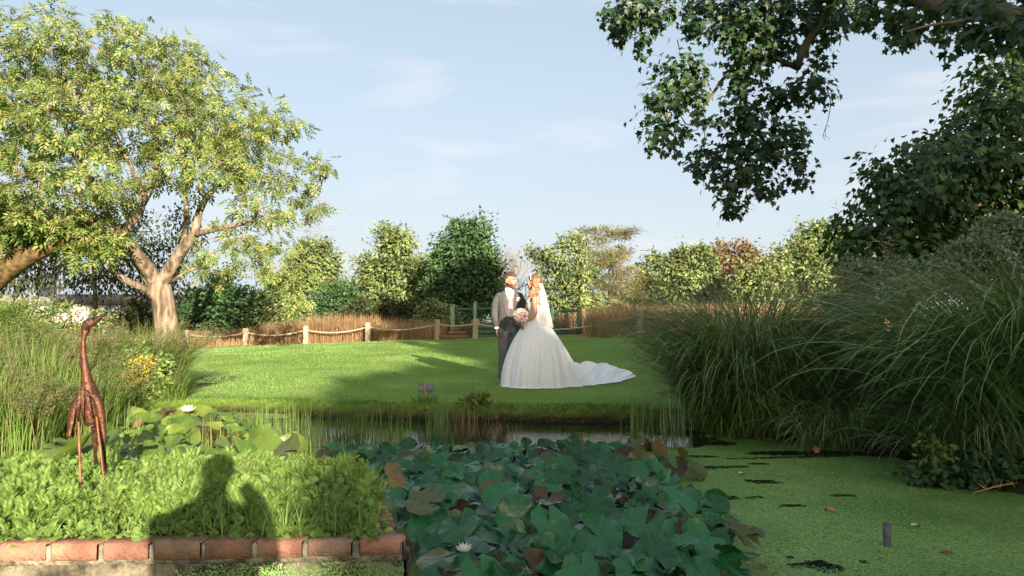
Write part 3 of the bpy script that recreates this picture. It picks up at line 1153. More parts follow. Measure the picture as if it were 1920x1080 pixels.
# --- background trees and shrubs
GREEN_D = leaf_mat("dark_green_leaf", [(.025, .065, .025), (.042, .10, .036), (.065, .13, .048), (.1, .17, .065)], .25, .55, .3, patch=.5)
GREEN_M = leaf_mat("mid_green_leaf", [(.075, .125, .045), (.12, .175, .06), (.18, .23, .085), (.26, .28, .12)], .3, .55, .25, patch=.5)
GREEN_Y = leaf_mat("yellow_green_leaf", [(.05, .095, .035), (.11, .165, .058), (.18, .225, .085), (.28, .285, .14)], .3, .55, .25, patch=.75)
RUST = leaf_mat("russet_leaf", [(.13, .085, .045), (.18, .11, .06), (.2, .16, .075), (.12, .15, .055)], .25, .6, .2, patch=.6)
CONIF = leaf_mat("conifer_needles", [(.06, .10, .035), (.10, .14, .045), (.16, .18, .06), (.31, .17, .1), (.09, .14, .05)], .2, .65, .2, patch=.7, pscale=.6)
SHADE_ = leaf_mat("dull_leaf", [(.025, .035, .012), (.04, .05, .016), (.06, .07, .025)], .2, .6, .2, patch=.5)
dv, df = t_diamond(.55)
ov, of = t_oval(.6)


def tree(name, label, cat, blobs, D, leafm, foot, nl=6000, ls=.15, spacing=.7, rc=.3, bark=None, group=None, trunk_r=6, tpl=None, droop=.25, seed=1, shell=1.5, att=900, flat=.75, limbs=True):
    rng = np.random.default_rng(seed)
    ext = []
    for bl in blobs:                                # small uneven sprays breaking up the outline
        for q in range(4):
            a = rng.uniform(0, 6.28)
            f = rng.uniform(.85, 1.12)
            ext.append((bl[0] + math.cos(a) * bl[2] * f, bl[1] - math.sin(a) * bl[3] * f, bl[2] * rng.uniform(.12, .34), bl[3] * rng.uniform(.12, .4)))
    blobs = [(b_[0], b_[1], b_[2] * .93, b_[3] * .93) + tuple(b_[4:]) for b_ in blobs] + ext
    b0 = P(foot[0], foot[1], D)
    b0[2] = ground_z(b0[0], b0[1])
    o = empty(name, b0, label, cat, group)
    pts, ctr = blob_pts(rng, blobs, D, att, shell=shell)
    k = spaced(rng, pts, spacing)
    pts, ctr = pts[k], ctr[k]
    top = np.average(ctr, axis=0)
    top[2] = max(top[2], b0[2] + .5)
    tr = trunk_r * D / 1280.0
    tp = spline([b0 - np.array([0, 0, .1]), b0 * .6 + top * .4 + rng.normal(0, .05, 3), top], 7)
    chains = grow(rng, [(tp, np.linspace(tr, tr * .4, 7), None)], pts, .5 if D > 20 else .3, r_tip=.008, wob=.12)
    wood(chains, 0.0 if limbs else tr * .35).build("trunk", bark or BARK_GREY, o)
    tv, tf = tpl or (dv, df)
    ne = max(4, int(nl * 1.25 / len(pts)))
    V, F = crown_leaves(rng, pts, ctr, ne, rc * .85, tv, tf, ls * 1.3, droop=droop, flat=flat)
    Geo().add(V, F).build("crown", leafm, o, smooth=False)
    return o


GB = "trees and shrubs beyond the rope fence"
tree("oak_tree", "pointed oak with mixed dark and sunlit leaves left of the dark green tree", "tree",
     [(742, 455, 26, 26), (745, 500, 52, 34), (715, 520, 40, 34), (770, 530, 44, 40), (730, 560, 60, 30), (690, 505, 18, 18), (790, 500, 20, 16), (740, 440, 12, 14)], 36, GREEN_M, (742, 628), 9000, .19, .65, .34, group=GB, seed=41)
tree("hornbeam_tree", "dense dark green tree standing in shade behind the lattice arbour", "tree",
     [(872, 428, 26, 18), (870, 465, 46, 34), (880, 510, 56, 44), (850, 545, 40, 36), (905, 550, 40, 34), (840, 485, 24, 24), (920, 525, 22, 22), (875, 570, 56, 22)], 31, GREEN_D, (878, 632), 13000, .16, .55, .3, group=GB, seed=42)
rng = np.random.default_rng(43)
bare = empty("bare_tree", P(958, 620, 42), "leafless pale grey tree between the groom's head and dark green tree", "tree", GB)
fb = P(958, 612, 42)
fb[2] = ground_z(fb[0], fb[1]) - .1
g = Geo()
tp = spline([fb, P(958, 560, 42), P(957, 515, 42)], 8)
g.add(*tube(tp, np.linspace(.11, .05, 8), 6))
for i in range(46):
    s_ = tp[rng.integers(3, 8)]
    e_ = P(958 + rng.normal(0, 17), 468 + abs(rng.normal(0, 22)), 42 + rng.normal(0, .6))
    m_ = s_ * .45 + e_ * .55 + np.array([(e_[0] - s_[0]) * .22, 0, -.1])
    c_ = spline([s_, m_, e_], 9)
    g.add(*tube(c_, np.linspace(.024, .007, 9), 3, False))
    for j in range(7):
        q_ = c_[rng.integers(2, 9)]
        d_ = np.array([rng.normal(0, .22), rng.normal(0, .2), rng.uniform(.2, .7)])
        g.add(*tube(spline([q_, q_ + d_ * .5 + rng.normal(0, .03, 3), q_ + d_], 4), np.linspace(.011, .005, 4), 3, False))
g.build("trunk", TWIG, bare)
tree("birch_tree", "light sunlit tree with small pale leaves right of the bride's veil", "tree",
     [(1055, 485, 38, 28), (1068, 520, 50, 32), (1040, 555, 42, 30), (1085, 560, 42, 28), (1024, 505, 18, 14), (1015, 475, 16, 10), (1075, 460, 16, 16), (1060, 585, 40, 14)], 30, GREEN_Y, (1072, 622), 6500, .13, .5, .27, group=GB, seed=44, trunk_r=4)
PT = [(1130, 440, 40, 13), (1165, 438, 22, 10), (1095, 445, 22, 8), (1135, 470, 44, 18), (1178, 462, 18, 8), (1130, 500, 56, 22), (1155, 530, 50, 26), (1180, 560, 38, 26), (1120, 545, 46, 24), (1140, 580, 56, 16), (1200, 530, 20, 16), (1210, 575, 18, 20)]
tree("conifer_tree", "ragged conifer with brown and green tufted branches, tallest right of the couple", "tree", PT, 34, CONIF, (1140, 625), 15000, .15, .5, .26, group=GB, tpl=(t_diamond(.16)), droop=.1, seed=45, flat=.35, bark=BARK_DARK)
tree("poplar_tree", "slim yellowish tree between the conifer and the round sunlit tree", "tree",
     [(1228, 510, 24, 28), (1222, 550, 30, 34), (1245, 540, 22, 34), (1225, 590, 30, 20)], 42, GREEN_Y, (1228, 628), 4200, .2, .7, .34, group=GB, seed=46)
tree("hazel_tree", "round sunlit green tree right of the conifer", "tree",
     [(1300, 487, 34, 20), (1300, 520, 48, 34), (1275, 548, 28, 26), (1325, 550, 36, 28), (1300, 572, 46, 18), (1262, 505, 16, 14)], 33, GREEN_Y, (1302, 622), 7000, .17, .6, .3, group=GB, seed=47, trunk_r=4)
tree("copper_tree", "russet leaved tree behind the round sunlit tree", "tree",
     [(1375, 485, 42, 24), (1360, 520, 34, 34), (1410, 510, 34, 34), (1445, 500, 24, 26), (1370, 555, 40, 30)], 38, RUST, (1372, 622), 6500, .19, .7, .34, group=GB, seed=48)
tree("field_maple", "yellow green bushy tree in front of the russet tree", "tree",
     [(1420, 530, 38, 30), (1400, 558, 34, 26), (1440, 560, 34, 26), (1430, 580, 48, 16), (1445, 505, 16, 16)], 30, GREEN_Y, (1420, 615), 5200, .14, .5, .27, group=GB, seed=49)
tree("ash_tree", "broad pale green tree near the gap in the grasses on the right", "tree",
     [(1500, 480, 34, 18), (1515, 515, 50, 34), (1485, 540, 40, 34), (1545, 545, 46, 36), (1510, 575, 66, 18), (1585, 520, 30, 34), (1470, 490, 18, 14)], 32, GREEN_Y, (1512, 612), 9500, .16, .55, .3, group=GB, seed=50)
tree("maple_tree", "darker rounded treetop rising behind the pale green tree", "tree",
     [(1545, 445, 40, 24), (1575, 470, 46, 28), (1520, 460, 24, 22), (1610, 455, 30, 26), (1560, 520, 60, 40)], 40, GREEN_M, (1560, 610), 7500, .2, .7, .34, group=GB, seed=51)
tree("elder_shrub", "dark leafy shrub by the fence right of the walnut trunk", "shrub",
     [(410, 562, 44, 24), (380, 590, 40, 24), (440, 590, 42, 26), (415, 615, 60, 16), (465, 570, 22, 18)], 31, GREEN_D, (412, 636), 8000, .15, .5, .28, group=GB, seed=52, trunk_r=3)
tree("sycamore_tree", "tall dull green tree behind the drooping walnut branch", "tree",
     [(580, 480, 34, 26), (590, 515, 36, 30), (555, 530, 36, 40), (610, 500, 14, 14), (560, 490, 24, 24)], 42, GREEN_M, (580, 625), 6000, .2, .7, .34, group=GB, seed=53)
tree("holly_shrub", "dark green rounded shrub left of the oak", "shrub",
     [(628, 560, 36, 22), (610, 585, 34, 24), (652, 580, 30, 24), (630, 600, 50, 14)], 33, GREEN_D, (630, 628), 6000, .14, .5, .27, group=GB, seed=54, trunk_r=3)
tree("bramble_shrub", "mixed green and yellow shrub under the drooping walnut branch", "shrub",
     [(510, 575, 40, 28), (545, 590, 40, 26), (480, 595, 26, 20), (520, 610, 60, 12)], 31, GREEN_Y, (515, 632), 5200, .13, .5, .27, group=GB, seed=55, trunk_r=2)
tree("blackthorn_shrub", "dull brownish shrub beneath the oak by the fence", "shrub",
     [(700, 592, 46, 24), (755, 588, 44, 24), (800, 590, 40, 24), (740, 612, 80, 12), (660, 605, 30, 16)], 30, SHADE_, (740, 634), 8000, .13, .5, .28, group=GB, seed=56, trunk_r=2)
tree("privet_shrub", "sunlit yellow green shrub left of the lattice arbour steps", "shrub",
     [(815, 590, 26, 18), (835, 600, 22, 16), (800, 608, 24, 12)], 28.5, GREEN_Y, (818, 632), 2800, .11, .4, .22, group=GB, seed=57, trunk_r=2)
tree("hawthorn_tree", "low green tree behind the oak and the shrubs", "tree",
     [(665, 560, 26, 26), (810, 560, 30, 40), (800, 520, 24, 30), (690, 560, 40, 24)], 46, GREEN_M, (800, 620), 5000, .22, .8, .38, group=GB, seed=58)
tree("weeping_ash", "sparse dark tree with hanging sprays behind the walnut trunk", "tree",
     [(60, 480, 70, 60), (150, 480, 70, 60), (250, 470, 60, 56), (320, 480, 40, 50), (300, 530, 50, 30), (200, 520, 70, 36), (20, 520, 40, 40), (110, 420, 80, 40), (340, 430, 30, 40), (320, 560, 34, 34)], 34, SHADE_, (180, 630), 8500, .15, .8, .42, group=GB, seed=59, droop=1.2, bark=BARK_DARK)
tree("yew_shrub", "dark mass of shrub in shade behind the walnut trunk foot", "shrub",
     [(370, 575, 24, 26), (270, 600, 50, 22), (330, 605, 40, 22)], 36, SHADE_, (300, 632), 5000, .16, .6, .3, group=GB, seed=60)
tree("garden_hedge", "bright yellow green clipped hedge behind the grasses on the left", "hedge",
     [(25, 588, 40, 18), (75, 590, 40, 16), (110, 592, 30, 15), (10, 605, 60, 16), (80, 608, 60, 14)], 15, GREEN_Y, (60, 660), 7000, .06, .28, .14, seed=61, trunk_r=2)
tree("thorn_thicket", "dark green scrub filling in below the russet tree", "shrub",
     [(1365, 575, 46, 26), (1330, 590, 40, 20), (1400, 590, 40, 20), (1290, 595, 30, 16)], 40, GREEN_D, (1365, 620), 6000, .17, .6, .3, group=GB, seed=65, trunk_r=2)
tree("laurel_thicket", "green scrub behind the stout fence post right of the bride", "shrub",
     [(1190, 585, 44, 22), (1240, 592, 40, 20), (1110, 596, 50, 16), (1030, 594, 44, 16)], 44, GREEN_M, (1190, 620), 7000, .19, .6, .32, group=GB, seed=66, trunk_r=2)
# low far hedgerow closing the view
rng = np.random.default_rng(62)
n = 26000
xx = rng.uniform(-75, 75, n)
yy = 62 + rng.normal(0, 2.0, n)
hh = 2.6 + 1.0 * wav(xx, 0 * xx, .25, 3) + .5 * wav(xx, 0 * xx, 1.1, 5)
pos = np.column_stack([xx, yy, np.maximum(0, hh) * rng.random(n) ** .8 - .2])
V, F = scatter(dv, df, pos, rdirs(rng, n), rdirs(rng, n), rng.uniform(.3, .6, n))
tag(Geo().add(V, F).build("far_hedgerow", GREEN_M, smooth=False), "distant hedgerow closing the view behind the garden trees", kind="stuff")

# --- dark lime tree leaning in from the right
rng = np.random.default_rng(63)
RD = 11.0
lime = empty("lime_tree", (10.8, 12.0, .3), "big dark lime tree with heart shaped leaves overhanging from the right", "tree")
LIME = leaf_mat("lime_leaf", [(.016, .045, .013), (.028, .07, .018), (.05, .10, .024), (.08, .14, .03)], .3, .45, .4, patch=.4, tcol=(1.6, 1.5, .5))
LBL = [(1880, 190, 45, 70, 0, 1.2), (1840, 265, 70, 62, 0, 1.4), (1765, 320, 82, 60, 0, 1.4), (1705, 370, 70, 62, 0, 1.3), (1655, 425, 66, 52, 0, 1.1), (1860, 400, 110, 95, .8, 1.6), (1750, 455, 90, 52, .5, 1.3), (1610, 450, 36, 24, 0, .7), (1640, 485, 44, 26, 0, .8),
       (1585, 468, 20, 10, 0, .4), (1800, 232, 22, 14, 0, .5), (1820, 205, 18, 12, 0, .4), (1705, 268, 20, 8, 0, .4), (1650, 315, 26, 10, 0, .4), (1890, 120, 30, 24, 0, .7), (1800, 500, 90, 40, .8, 1), (1960, 300, 80, 180, 0, 1.6), (1930, 130, 40, 60, 0, 1), (1700, 500, 60, 36, .3, .8)]
pts, ctr = blob_pts(rng, LBL, RD, 3600, shell=1.3)
k = spaced(rng, pts, .26)
pts, ctr = pts[k], ctr[k]
k = pts[:, 0] < .84 * pts[:, 1] + .6
pts, ctr = pts[k], ctr[k]
tp = spline([(10.8, 12, .1), (10.4, 11.8, 2), (9.9, 11.5, 4)], 8)
s2 = spline([(10.2, 11.7, 2.6), (8.6, 11.3, 3.0), (6.9, 11, 3.0), (6.0, 10.9, 2.6)], 10)
s3 = spline([(9.9, 11.5, 4), (8.8, 11.2, 4.4), (7.6, 11, 4.2)], 8)
wood(grow(rng, [(tp, np.linspace(.28, .2, 8), None), (s2, np.linspace(.12, .03, 10), True), (s3, np.linspace(.1, .03, 8), True)], pts, .25, .004, wob=.12)).build("trunk", BARK_DARK, lime)
hv, hf = t_heart()
V, F = crown_leaves(rng, pts, ctr, 11, .17, hv, hf, .105, droop=.9, out_w=.9, flat=.7)
Geo().add(V, F).build("crown", LIME, lime, smooth=False)

# --- plane tree whose limb hangs into the picture at the top right
rng = np.random.default_rng(64)
plane = empty("plane_tree", (6.9, 4.2, .16), "plane tree limb with lobed leaves hanging down from the top right", "tree")
PLANE = leaf_mat("plane_leaf", [(.012, .036, .014), (.02, .05, .019), (.03, .068, .024), (.055, .10, .03)], .28, .45, .4, patch=.35, tcol=(1.5, 1.5, .45))
tr = spline([(6.9, 4.2, .1), (6.8, 4.3, 2.2), (6.5, 4.4, 4.2), (6.2, 4.5, 6.5)], 12)
l1 = px_limb([(2300, 110, 4.5, 40), (2100, 90, 4.8, 34), (1920, 45, 5.2, 25), (1860, 18, 5.8, 21), (1780, 8, 6.4, 19), (1700, -6, 7, 15), (1620, -14, 7.6, 11), (1540, -2, 8.2, 8)], 18)
l2 = px_limb([(1560, -5, 8.1, 8), (1545, 40, 8.4, 8), (1513, 80, 8.6, 8), (1500, 110, 8.7, 7.5), (1497, 128, 8.8, 6)], 8)
l3 = px_limb([(1497, 128, 8.8, 6), (1460, 112, 8.9, 5), (1420, 100, 9, 4), (1380, 125, 9.1, 4), (1350, 155, 9.2, 3.5), (1325, 195, 9.2, 2.5), (1295, 235, 9.2, 2)], 10)
l4 = px_limb([(1540, -2, 8.2, 7), (1450, -20, 8.8, 6), (1350, -15, 9.2, 5), (1260, -5, 9.5, 4), (1190, 20, 9.6, 2.5)], 10)
l5 = px_limb([(1497, 128, 8.8, 5), (1515, 150, 8.8, 4), (1490, 180, 8.9, 3), (1455, 220, 9, 2.5), (1430, 270, 9, 2.2), (1395, 320, 9, 2), (1375, 370, 9, 1.4)], 10)
l6 = px_limb([(1420, 100, 9, 3), (1395, 160, 9.1, 2.5), (1385, 220, 9.1, 2), (1400, 280, 9.1, 1.6)], 8)
l7 = px_limb([(1860, 28, 5.8, 6), (1800, 40, 5.4, 3.5), (1740, 48, 5.2, 2.5), (1700, 60, 5.2, 1.6)], 6)
PB = [(1175, 25, 44, 46, 0, .5), (1208, 75, 18, 26, 0, .2), (1235, 15, 40, 30, 0, .4), (1320, 18, 34, 42, 0, .4), (1305, 55, 18, 14, 0, .2), (1400, 15, 70, 38, 0, .6), (1390, 60, 46, 36, -.3, .4), (1470, 25, 60, 46, 0, .6), (1410, 105, 50, 34, 0, .4), (1465, 75, 36, 26, 0, .3), (1545, 30, 46, 34, -.4, .4), (1540, 85, 26, 22, 0, .25),
      (1277, 125, 34, 26, 0, .3), (1255, 180, 42, 46, 0, .4), (1235, 245, 30, 40, 0, .3), (1262, 262, 26, 28, 0, .25), (1300, 160, 30, 34, 0, .3), (1222, 128, 14, 8, 0, .1), (1308, 225, 16, 14, 0, .15),
      (1400, 150, 30, 40, 0, .3), (1385, 195, 34, 28, 0, .3), (1410, 235, 48, 32, 0, .4), (1350, 225, 16, 14, 0, .15), (1440, 270, 54, 40, 0, .5), (1375, 275, 34, 30, 0, .3), (1330, 290, 30, 24, 0, .25), (1310, 310, 18, 20, 0, .2), (1490, 250, 26, 26, 0, .25), (1500, 300, 22, 34, 0, .2), (1400, 325, 44, 28, 0, .4), (1360, 340, 36, 26, 0, .3), (1440, 350, 22, 20, 0, .2), (1375, 385, 20, 24, 0, .2), (1371, 405, 14, 10, 0, .1),
      (1475, 185, 30, 20, 0, .3), (1515, 165, 32, 22, 0, .3), (1540, 180, 14, 12, 0, .15), (1430, 190, 22, 18, 0, .2), (1480, 330, 14, 14, 0, .15), (1505, 330, 10, 14, 0, .1), (1530, 115, 20, 16, 0, .2)]
NB = [(1600, 15, 40, 26, -1.5, .3), (1650, 5, 40, 24, -2, .3), (1700, 30, 34, 22, -1.5, .3), (1720, 60, 26, 14, -1, .2), (1690, 70, 14, 8, -.5, .1), (1750, 35, 40, 18, -2, .3), (1820, 55, 38, 22, -3.3, .25), (1800, 20, 50, 18, -3, .3), (1880, 15, 50, 20, -3.6, .3), (1830, 72, 12, 8, -3.5, .1), (1940, 20, 60, 40, -3.5, .4), (1890, 55, 40, 22, -3.9, .3), (1850, 30, 40, 26, -3.4, .3)]
pts, ctr = blob_pts(rng, PB + NB, 9.0, 4200, shell=1.2)
k = spaced(rng, pts, .19)
pts, ctr = pts[k], ctr[k]
seeds = [(tr, np.linspace(.42, .3, 12), None)] + [(a, b_, True) for a, b_ in (l1, l4, l2, l3, l5, l6, l7)]
wood(grow(rng, seeds, pts, .18, .0035, wob=.12, sag=.02)).build("trunk", BARK_DARK, plane)
plv, plf = t_plane()
V, F = crown_leaves(rng, pts, ctr, 8, .075, plv, plf, .088, droop=.8, out_w=.5, flat=.9)
Geo().add(V, F).build("crown", PLANE, plane, smooth=False)
# hanging bare twigs
g = Geo()
for px, py, ln, dx in ((1551, 168, 85, -8), (1270, 75, 30, 3), (1315, 200, 90, 2), (1405, 330, 60, -6), (1520, 110, 50, 8), (1530, 180, 34, -22)):
    a_, e_ = P(px, py, 9), P(px + dx, py + ln, 9.05)
    c_ = spline([a_, a_ * .6 + e_ * .4 + rng.normal(0, .03, 3), a_ * .25 + e_ * .75 + rng.normal(0, .03, 3), e_], 10)
    g.add(*tube(c_, np.linspace(.008, .003, 10), 4, False))
    for j in range(6):
        s_ = c_[rng.integers(3, 10)]
        g.add(*tube(np.array([s_, s_ + np.array([rng.normal(0, .05), rng.normal(0, .04), -rng.uniform(.02, .08)])]), [.004, .002], 3, False))
tag(g.build("bare_twigs", BARK_DARK, plane), kind="stuff")
# the rest of its crown, above and behind the picture's top edge, is what shades the water
n = 5200
cc = np.array([(9.4, .6, 9.2), (8.6, -2.6, 9.6)])
rr = np.array([(2.2, 2.2, 1.6), (1.9, 2.2, 1.5)])
n = 1300
i = rng.integers(0, len(cc), n)
pos = cc[i] + rdirs(rng, n) * rng.random((n, 1)) ** (1 / 2.5) * rr[i]
V, F = scatter(plv, plf, pos, rdirs(rng, n) + np.array([0, 0, -.5]), rdirs(rng, n) + np.array([0, 0, .6]), rng.uniform(.35, .6, n))
Geo().add(V, F).build("crown", PLANE, plane, smooth=False)


# --- unseen foliage behind the photographer, its outline shaped to shade lawn, pond and couple
def hedge(name, label, boxes, size, n, seed, mat, sparse=()):
    rng = np.random.default_rng(seed)
    o = empty(name, (boxes[0][0], boxes[0][1], .16), label, "hedge")
    vol = np.array([b_[3] * b_[4] * b_[5] for b_ in boxes])
    i = rng.choice(len(boxes), n, p=vol / vol.sum())
    B = np.array(boxes)[i]
    u = rng.uniform(-1, 1, (n, 3))
    pos = B[:, :3] + u * B[:, 3:]
    V, F = scatter(ov, of, pos, rdirs(rng, n), rdirs(rng, n), size * rng.uniform(.7, 1.3, n))
    Geo().add(V, F).build("crown", mat, o, smooth=False)
    for b_ in sparse:                               # sparse small leaves added to half shade the gown
        m_ = 105
        u = rng.uniform(-1, 1, (m_, 3))
        u[:, 2] = 1 - 2 * rng.random(m_) ** .7
        u[:, 2] *= -1
        V, F = scatter(ov, of, np.array(b_[:3]) + u * np.array(b_[3:]), rdirs(rng, m_), rdirs(rng, m_), .13 * rng.uniform(.7, 1.3, m_))
        Geo().add(V, F).build("half_shade_leaves", mat, o, smooth=False)
    g = Geo()
    for b_ in boxes:
        g.add(*tube(np.array([[b_[0], b_[1], .05], [b_[0], b_[1], b_[2]]]), [.07, .04], 6))
    g.build("stem", BARK_DARK, o)


KB = (30 - 6) / .93
hedge("shade_tree_belt", "unseen row of trees far behind the photographer, added to shade lawn and pond",
      [(x0_ + w_ / 2 + .36 * KB, -30, .1 + (h_ + .2333 * KB) / 2, w_ / 2 + .12, .9, (h_ + .2333 * KB) / 2) for x0_, w_, h_ in
       ((2.0, .8, 2.0), (2.7, .7, 2.2), (3.4, .6, 3.9), (4.0, .9, 4.5), (4.9, 1.0, 5.0), (5.9, .5, 5.2), (6.4, .75, 4.6), (7.15, .75, 4.6), (7.9, .6, 7.2), (8.4, 1.2, 7.5), (9.6, 1.5, 9.2), (11.1, 2.4, 13.0), (13.5, 2, 6.4), (15.5, 2.5, 6.8))],
      .6, 30000, 71, GREEN_D,
      sparse=[(6.35 + .75 + .36 * KB, -30, 4.62 + .42 + .2333 * KB, .78, .9, .45)])
# ------------------------------------------------------------------ tall grasses and plants round the pond
BLADE_D = leaf_mat("sedge_blade", [(.08, .15, .055), (.12, .21, .075), (.17, .26, .095), (.27, .33, .14)], .25, .45, .35, patch=.5, pscale=1.2)
BLADE_L = leaf_mat("rush_blade", [(.06, .12, .02), (.1, .18, .035), (.15, .22, .055), (.21, .23, .09)], .3, .5, .25, patch=.5, pscale=1.2)
PANG = leaf_mat("greenish_seed_head", [(.10, .12, .05), (.15, .16, .075), (.2, .18, .1), (.12, .10, .06)], .25, .75, .1, patch=.5, pscale=2)
STRAW = leaf_mat("straw_stem", [(.14, .1, .055), (.22, .16, .09), (.3, .22, .13), (.1, .09, .04)], .2, .7, .15, patch=.5)
PANI = leaf_mat("brown_seed_head", [(.13, .11, .075), (.18, .155, .1), (.24, .2, .14), (.12, .13, .075)], .25, .75, .1, patch=.5, pscale=2)


def plant(name, label, cat, at, parts_fn, group=None):
    b0 = np.array([at[0], at[1], max(0.0, float(ground_z(at[0], at[1])))])
    o = empty(name, b0, label, cat, group)
    parts_fn(o, b0)
    return o


def spots(rng, c, n, rx, ry):
    a = rng.uniform(0, 2 * math.pi, n)
    r = np.sqrt(rng.random(n))
    x = c[0] + np.cos(a) * r * rx
    y = c[1] + np.sin(a) * r * ry
    return np.column_stack([x, y, np.maximum(-.05, ground_z(x, y)) - .02]), np.arctan2(np.sin(a) * r, np.cos(a) * r), r


def grass_clump(label, at, rx, ry, n, L, W, seed, mat, droop=(1.6, 2.7), heads=0, hl=1.0, name="grass_clump", group=None, a0=.55, headmat=None, hsize=.5, fine=True, dark=0):
    rng = np.random.default_rng(seed)

    def fn(o, b0):
        g = Geo()
        p, hd, r = spots(rng, at, n, rx, ry)
        hd = hd + rng.normal(0, .7, n)
        g.add(*blades(rng, p, hd, L * rng.uniform(.55, 1.15, n), W * rng.uniform(.6, 1.3, n), rng.uniform(0, .15, n) + a0 * r * rng.uniform(.3, 1, n), rng.uniform(*droop, n), nseg=10, power=1.7), 0)
        g.build("blades", mat, o, smooth=False)
        if heads:
            p, hd, r = spots(rng, at, heads, rx * .9, ry * .9)
            hd = hd + rng.normal(0, .6, heads)
            V, F = blades(rng, p, hd, hl * rng.uniform(.75, 1.12, heads), .006, rng.uniform(0, .1, heads) + .5 * r * rng.uniform(.2, 1, heads), rng.uniform(.7, 1.5, heads), nseg=6, power=1.7)
            Geo().add(V, F).build("stems", STRAW, o, smooth=False)
            VV = V.reshape(heads, -1, 3)
            tip, pre = VV[:, -1], VV[:, -4]
            dr = unit(tip - pre)
            k = 46
            t = rng.random((heads, k, 1))
            q = tip[:, None] - dr[:, None] * t * .28 * hsize / .5 + rng.normal(0, .032, (heads, k, 3)) * (.35 + t) * hsize / .5
            q = q.reshape(-1, 3)
            al = np.repeat(dr, k, 0) + rng.normal(0, .5, (heads * k, 3)) + np.array([0, 0, -.4])
            V, F = scatter(*t_diamond(.22), q, al, rdirs(rng, len(q)), .034 * rng.uniform(.6, 1.3, len(q)) * (hsize / .5) ** .5)
            Geo().add(V, F).build("seed_heads", headmat or PANI, o, smooth=False)
    return plant(name, label, "grass", at, fn, group)


GC = "tall arching grasses on the right bank of the pond"
grass_clump("big rounded clump of arching grass left of the gap on the right bank", (2.5, 7.3), .55, .36, 3800, 1.95, .0105, 81, BLADE_D, heads=230, hl=1.7, group=GC, droop=(1.5, 2.9), a0=.38)
grass_clump("grass clump hanging straight down over the duckweed below the rounded clump", (2.5, 6.95), .5, .22, 700, 1.35, .012, 82, BLADE_L, group=GC, droop=(2.0, 3.1), a0=.6)
grass_clump("low dark grass clump in the gap between the two big clumps", (3.55, 7.1), .5, .5, 1100, 1.15, .012, 83, BLADE_D, heads=120, hl=1.2, group=GC)
grass_clump("wide leaning clump of grass in the middle of the right bank", (4.05, 6.1), .5, .45, 2300, 1.6, .0115, 84, BLADE_D, heads=110, hl=1.5, group=GC)
grass_clump("tallest grass clump with broad blades at the right edge above the water", (4.0, 5.25), .5, .5, 1700, 2.3, .0155, 85, BLADE_D, heads=110, hl=1.75, group=GC, droop=(1.7, 2.8), a0=.6)
grass_clump("grass clump with brown seed heads at the far right edge of the picture", (4.25, 4.75), .4, .4, 900, 2.15, .0155, 86, BLADE_D, heads=80, hl=1.8, group=GC)

grass_clump("short grass hanging over the bare bank above the long dark slit in the duckweed", (3.15, 6.35), .45, .2, 900, .95, .010, 87, BLADE_D, group=GC, droop=(2.0, 3.0), a0=.7)
grass_clump("short grass hanging over the bank just above the low dark leafy weeds", (3.6, 5.35), .35, .3, 700, .95, .011, 88, BLADE_D, group=GC, droop=(2.0, 3.0), a0=.7)
FINE = leaf_mat("grey_green_leaf", [(.10, .16, .09), (.15, .21, .12), (.2, .26, .16), (.42, .42, .38)], .25, .6, .2, patch=.4, pscale=2)
tree("aster_shrub", "grey green bushy plant with tiny pale flowers behind the gap in the grasses", "shrub",
     [(1625, 530, 34, 34), (1655, 560, 50, 34), (1690, 520, 34, 30), (1600, 570, 34, 26)], 7.8, FINE, (1640, 690), 8000, .035, .17, .075, seed=91, trunk_r=3, limbs=False)
tree("fleabane_shrub", "tall grey green flowering bush behind the tallest grass at right", "shrub",
     [(1850, 475, 50, 40), (1900, 440, 40, 36), (1860, 430, 20, 16), (1800, 505, 40, 30), (1740, 530, 40, 26), (1890, 530, 60, 50), (1690, 545, 30, 20)], 6.4, FINE, (1850, 760), 14000, .032, .15, .065, seed=92, trunk_r=4, limbs=False)
tree("nettle_patch", "low dark leafy weeds at the water's edge under the grass on the right", "weed",
     [(1790, 885, 40, 14), (1850, 880, 44, 18), (1900, 885, 30, 16), (1745, 895, 18, 8)], 4.85, GREEN_D, (1830, 905), 2600, .045, .09, .045, seed=93, trunk_r=2, limbs=False, tpl=(ov, of))
tree("willowherb_plant", "small pale stemmed weed leaning over the duckweed at the right", "weed",
     [(1745, 850, 12, 30), (1738, 880, 10, 16), (1765, 845, 14, 16)], 4.9, BLADE_L, (1752, 900), 260, .035, .08, .04, seed=94, trunk_r=1.2)
# fallen branch at the water's edge
rng = np.random.default_rng(95)
g = Geo()
a_, e_ = P(1823, 917, 4.6), P(1935, 895, 4.75)
a_[2], e_[2] = .02, .06
c_ = spline([a_, a_ * .5 + e_ * .5 + np.array([0, 0, .015]), e_], 8)
g.add(*tube(c_, np.linspace(.004, .008, 8), 6))
for t, dx, dz in ((.25, -.06, .05), (.45, .05, .06), (.7, -.05, .05)):
    s_ = a_ * (1 - t) + e_ * t
    g.add(*tube(np.array([s_, s_ + np.array([dx, .04, dz])]), [.005, .002], 5))
fb_ = g.build("fallen_branch", solid("stripped_stick", (.3, .17, .09), (.42, .28, .16), 6, .8))
tag(fb_, "thin brown fallen branch lying at the water's edge on the right", "branch")

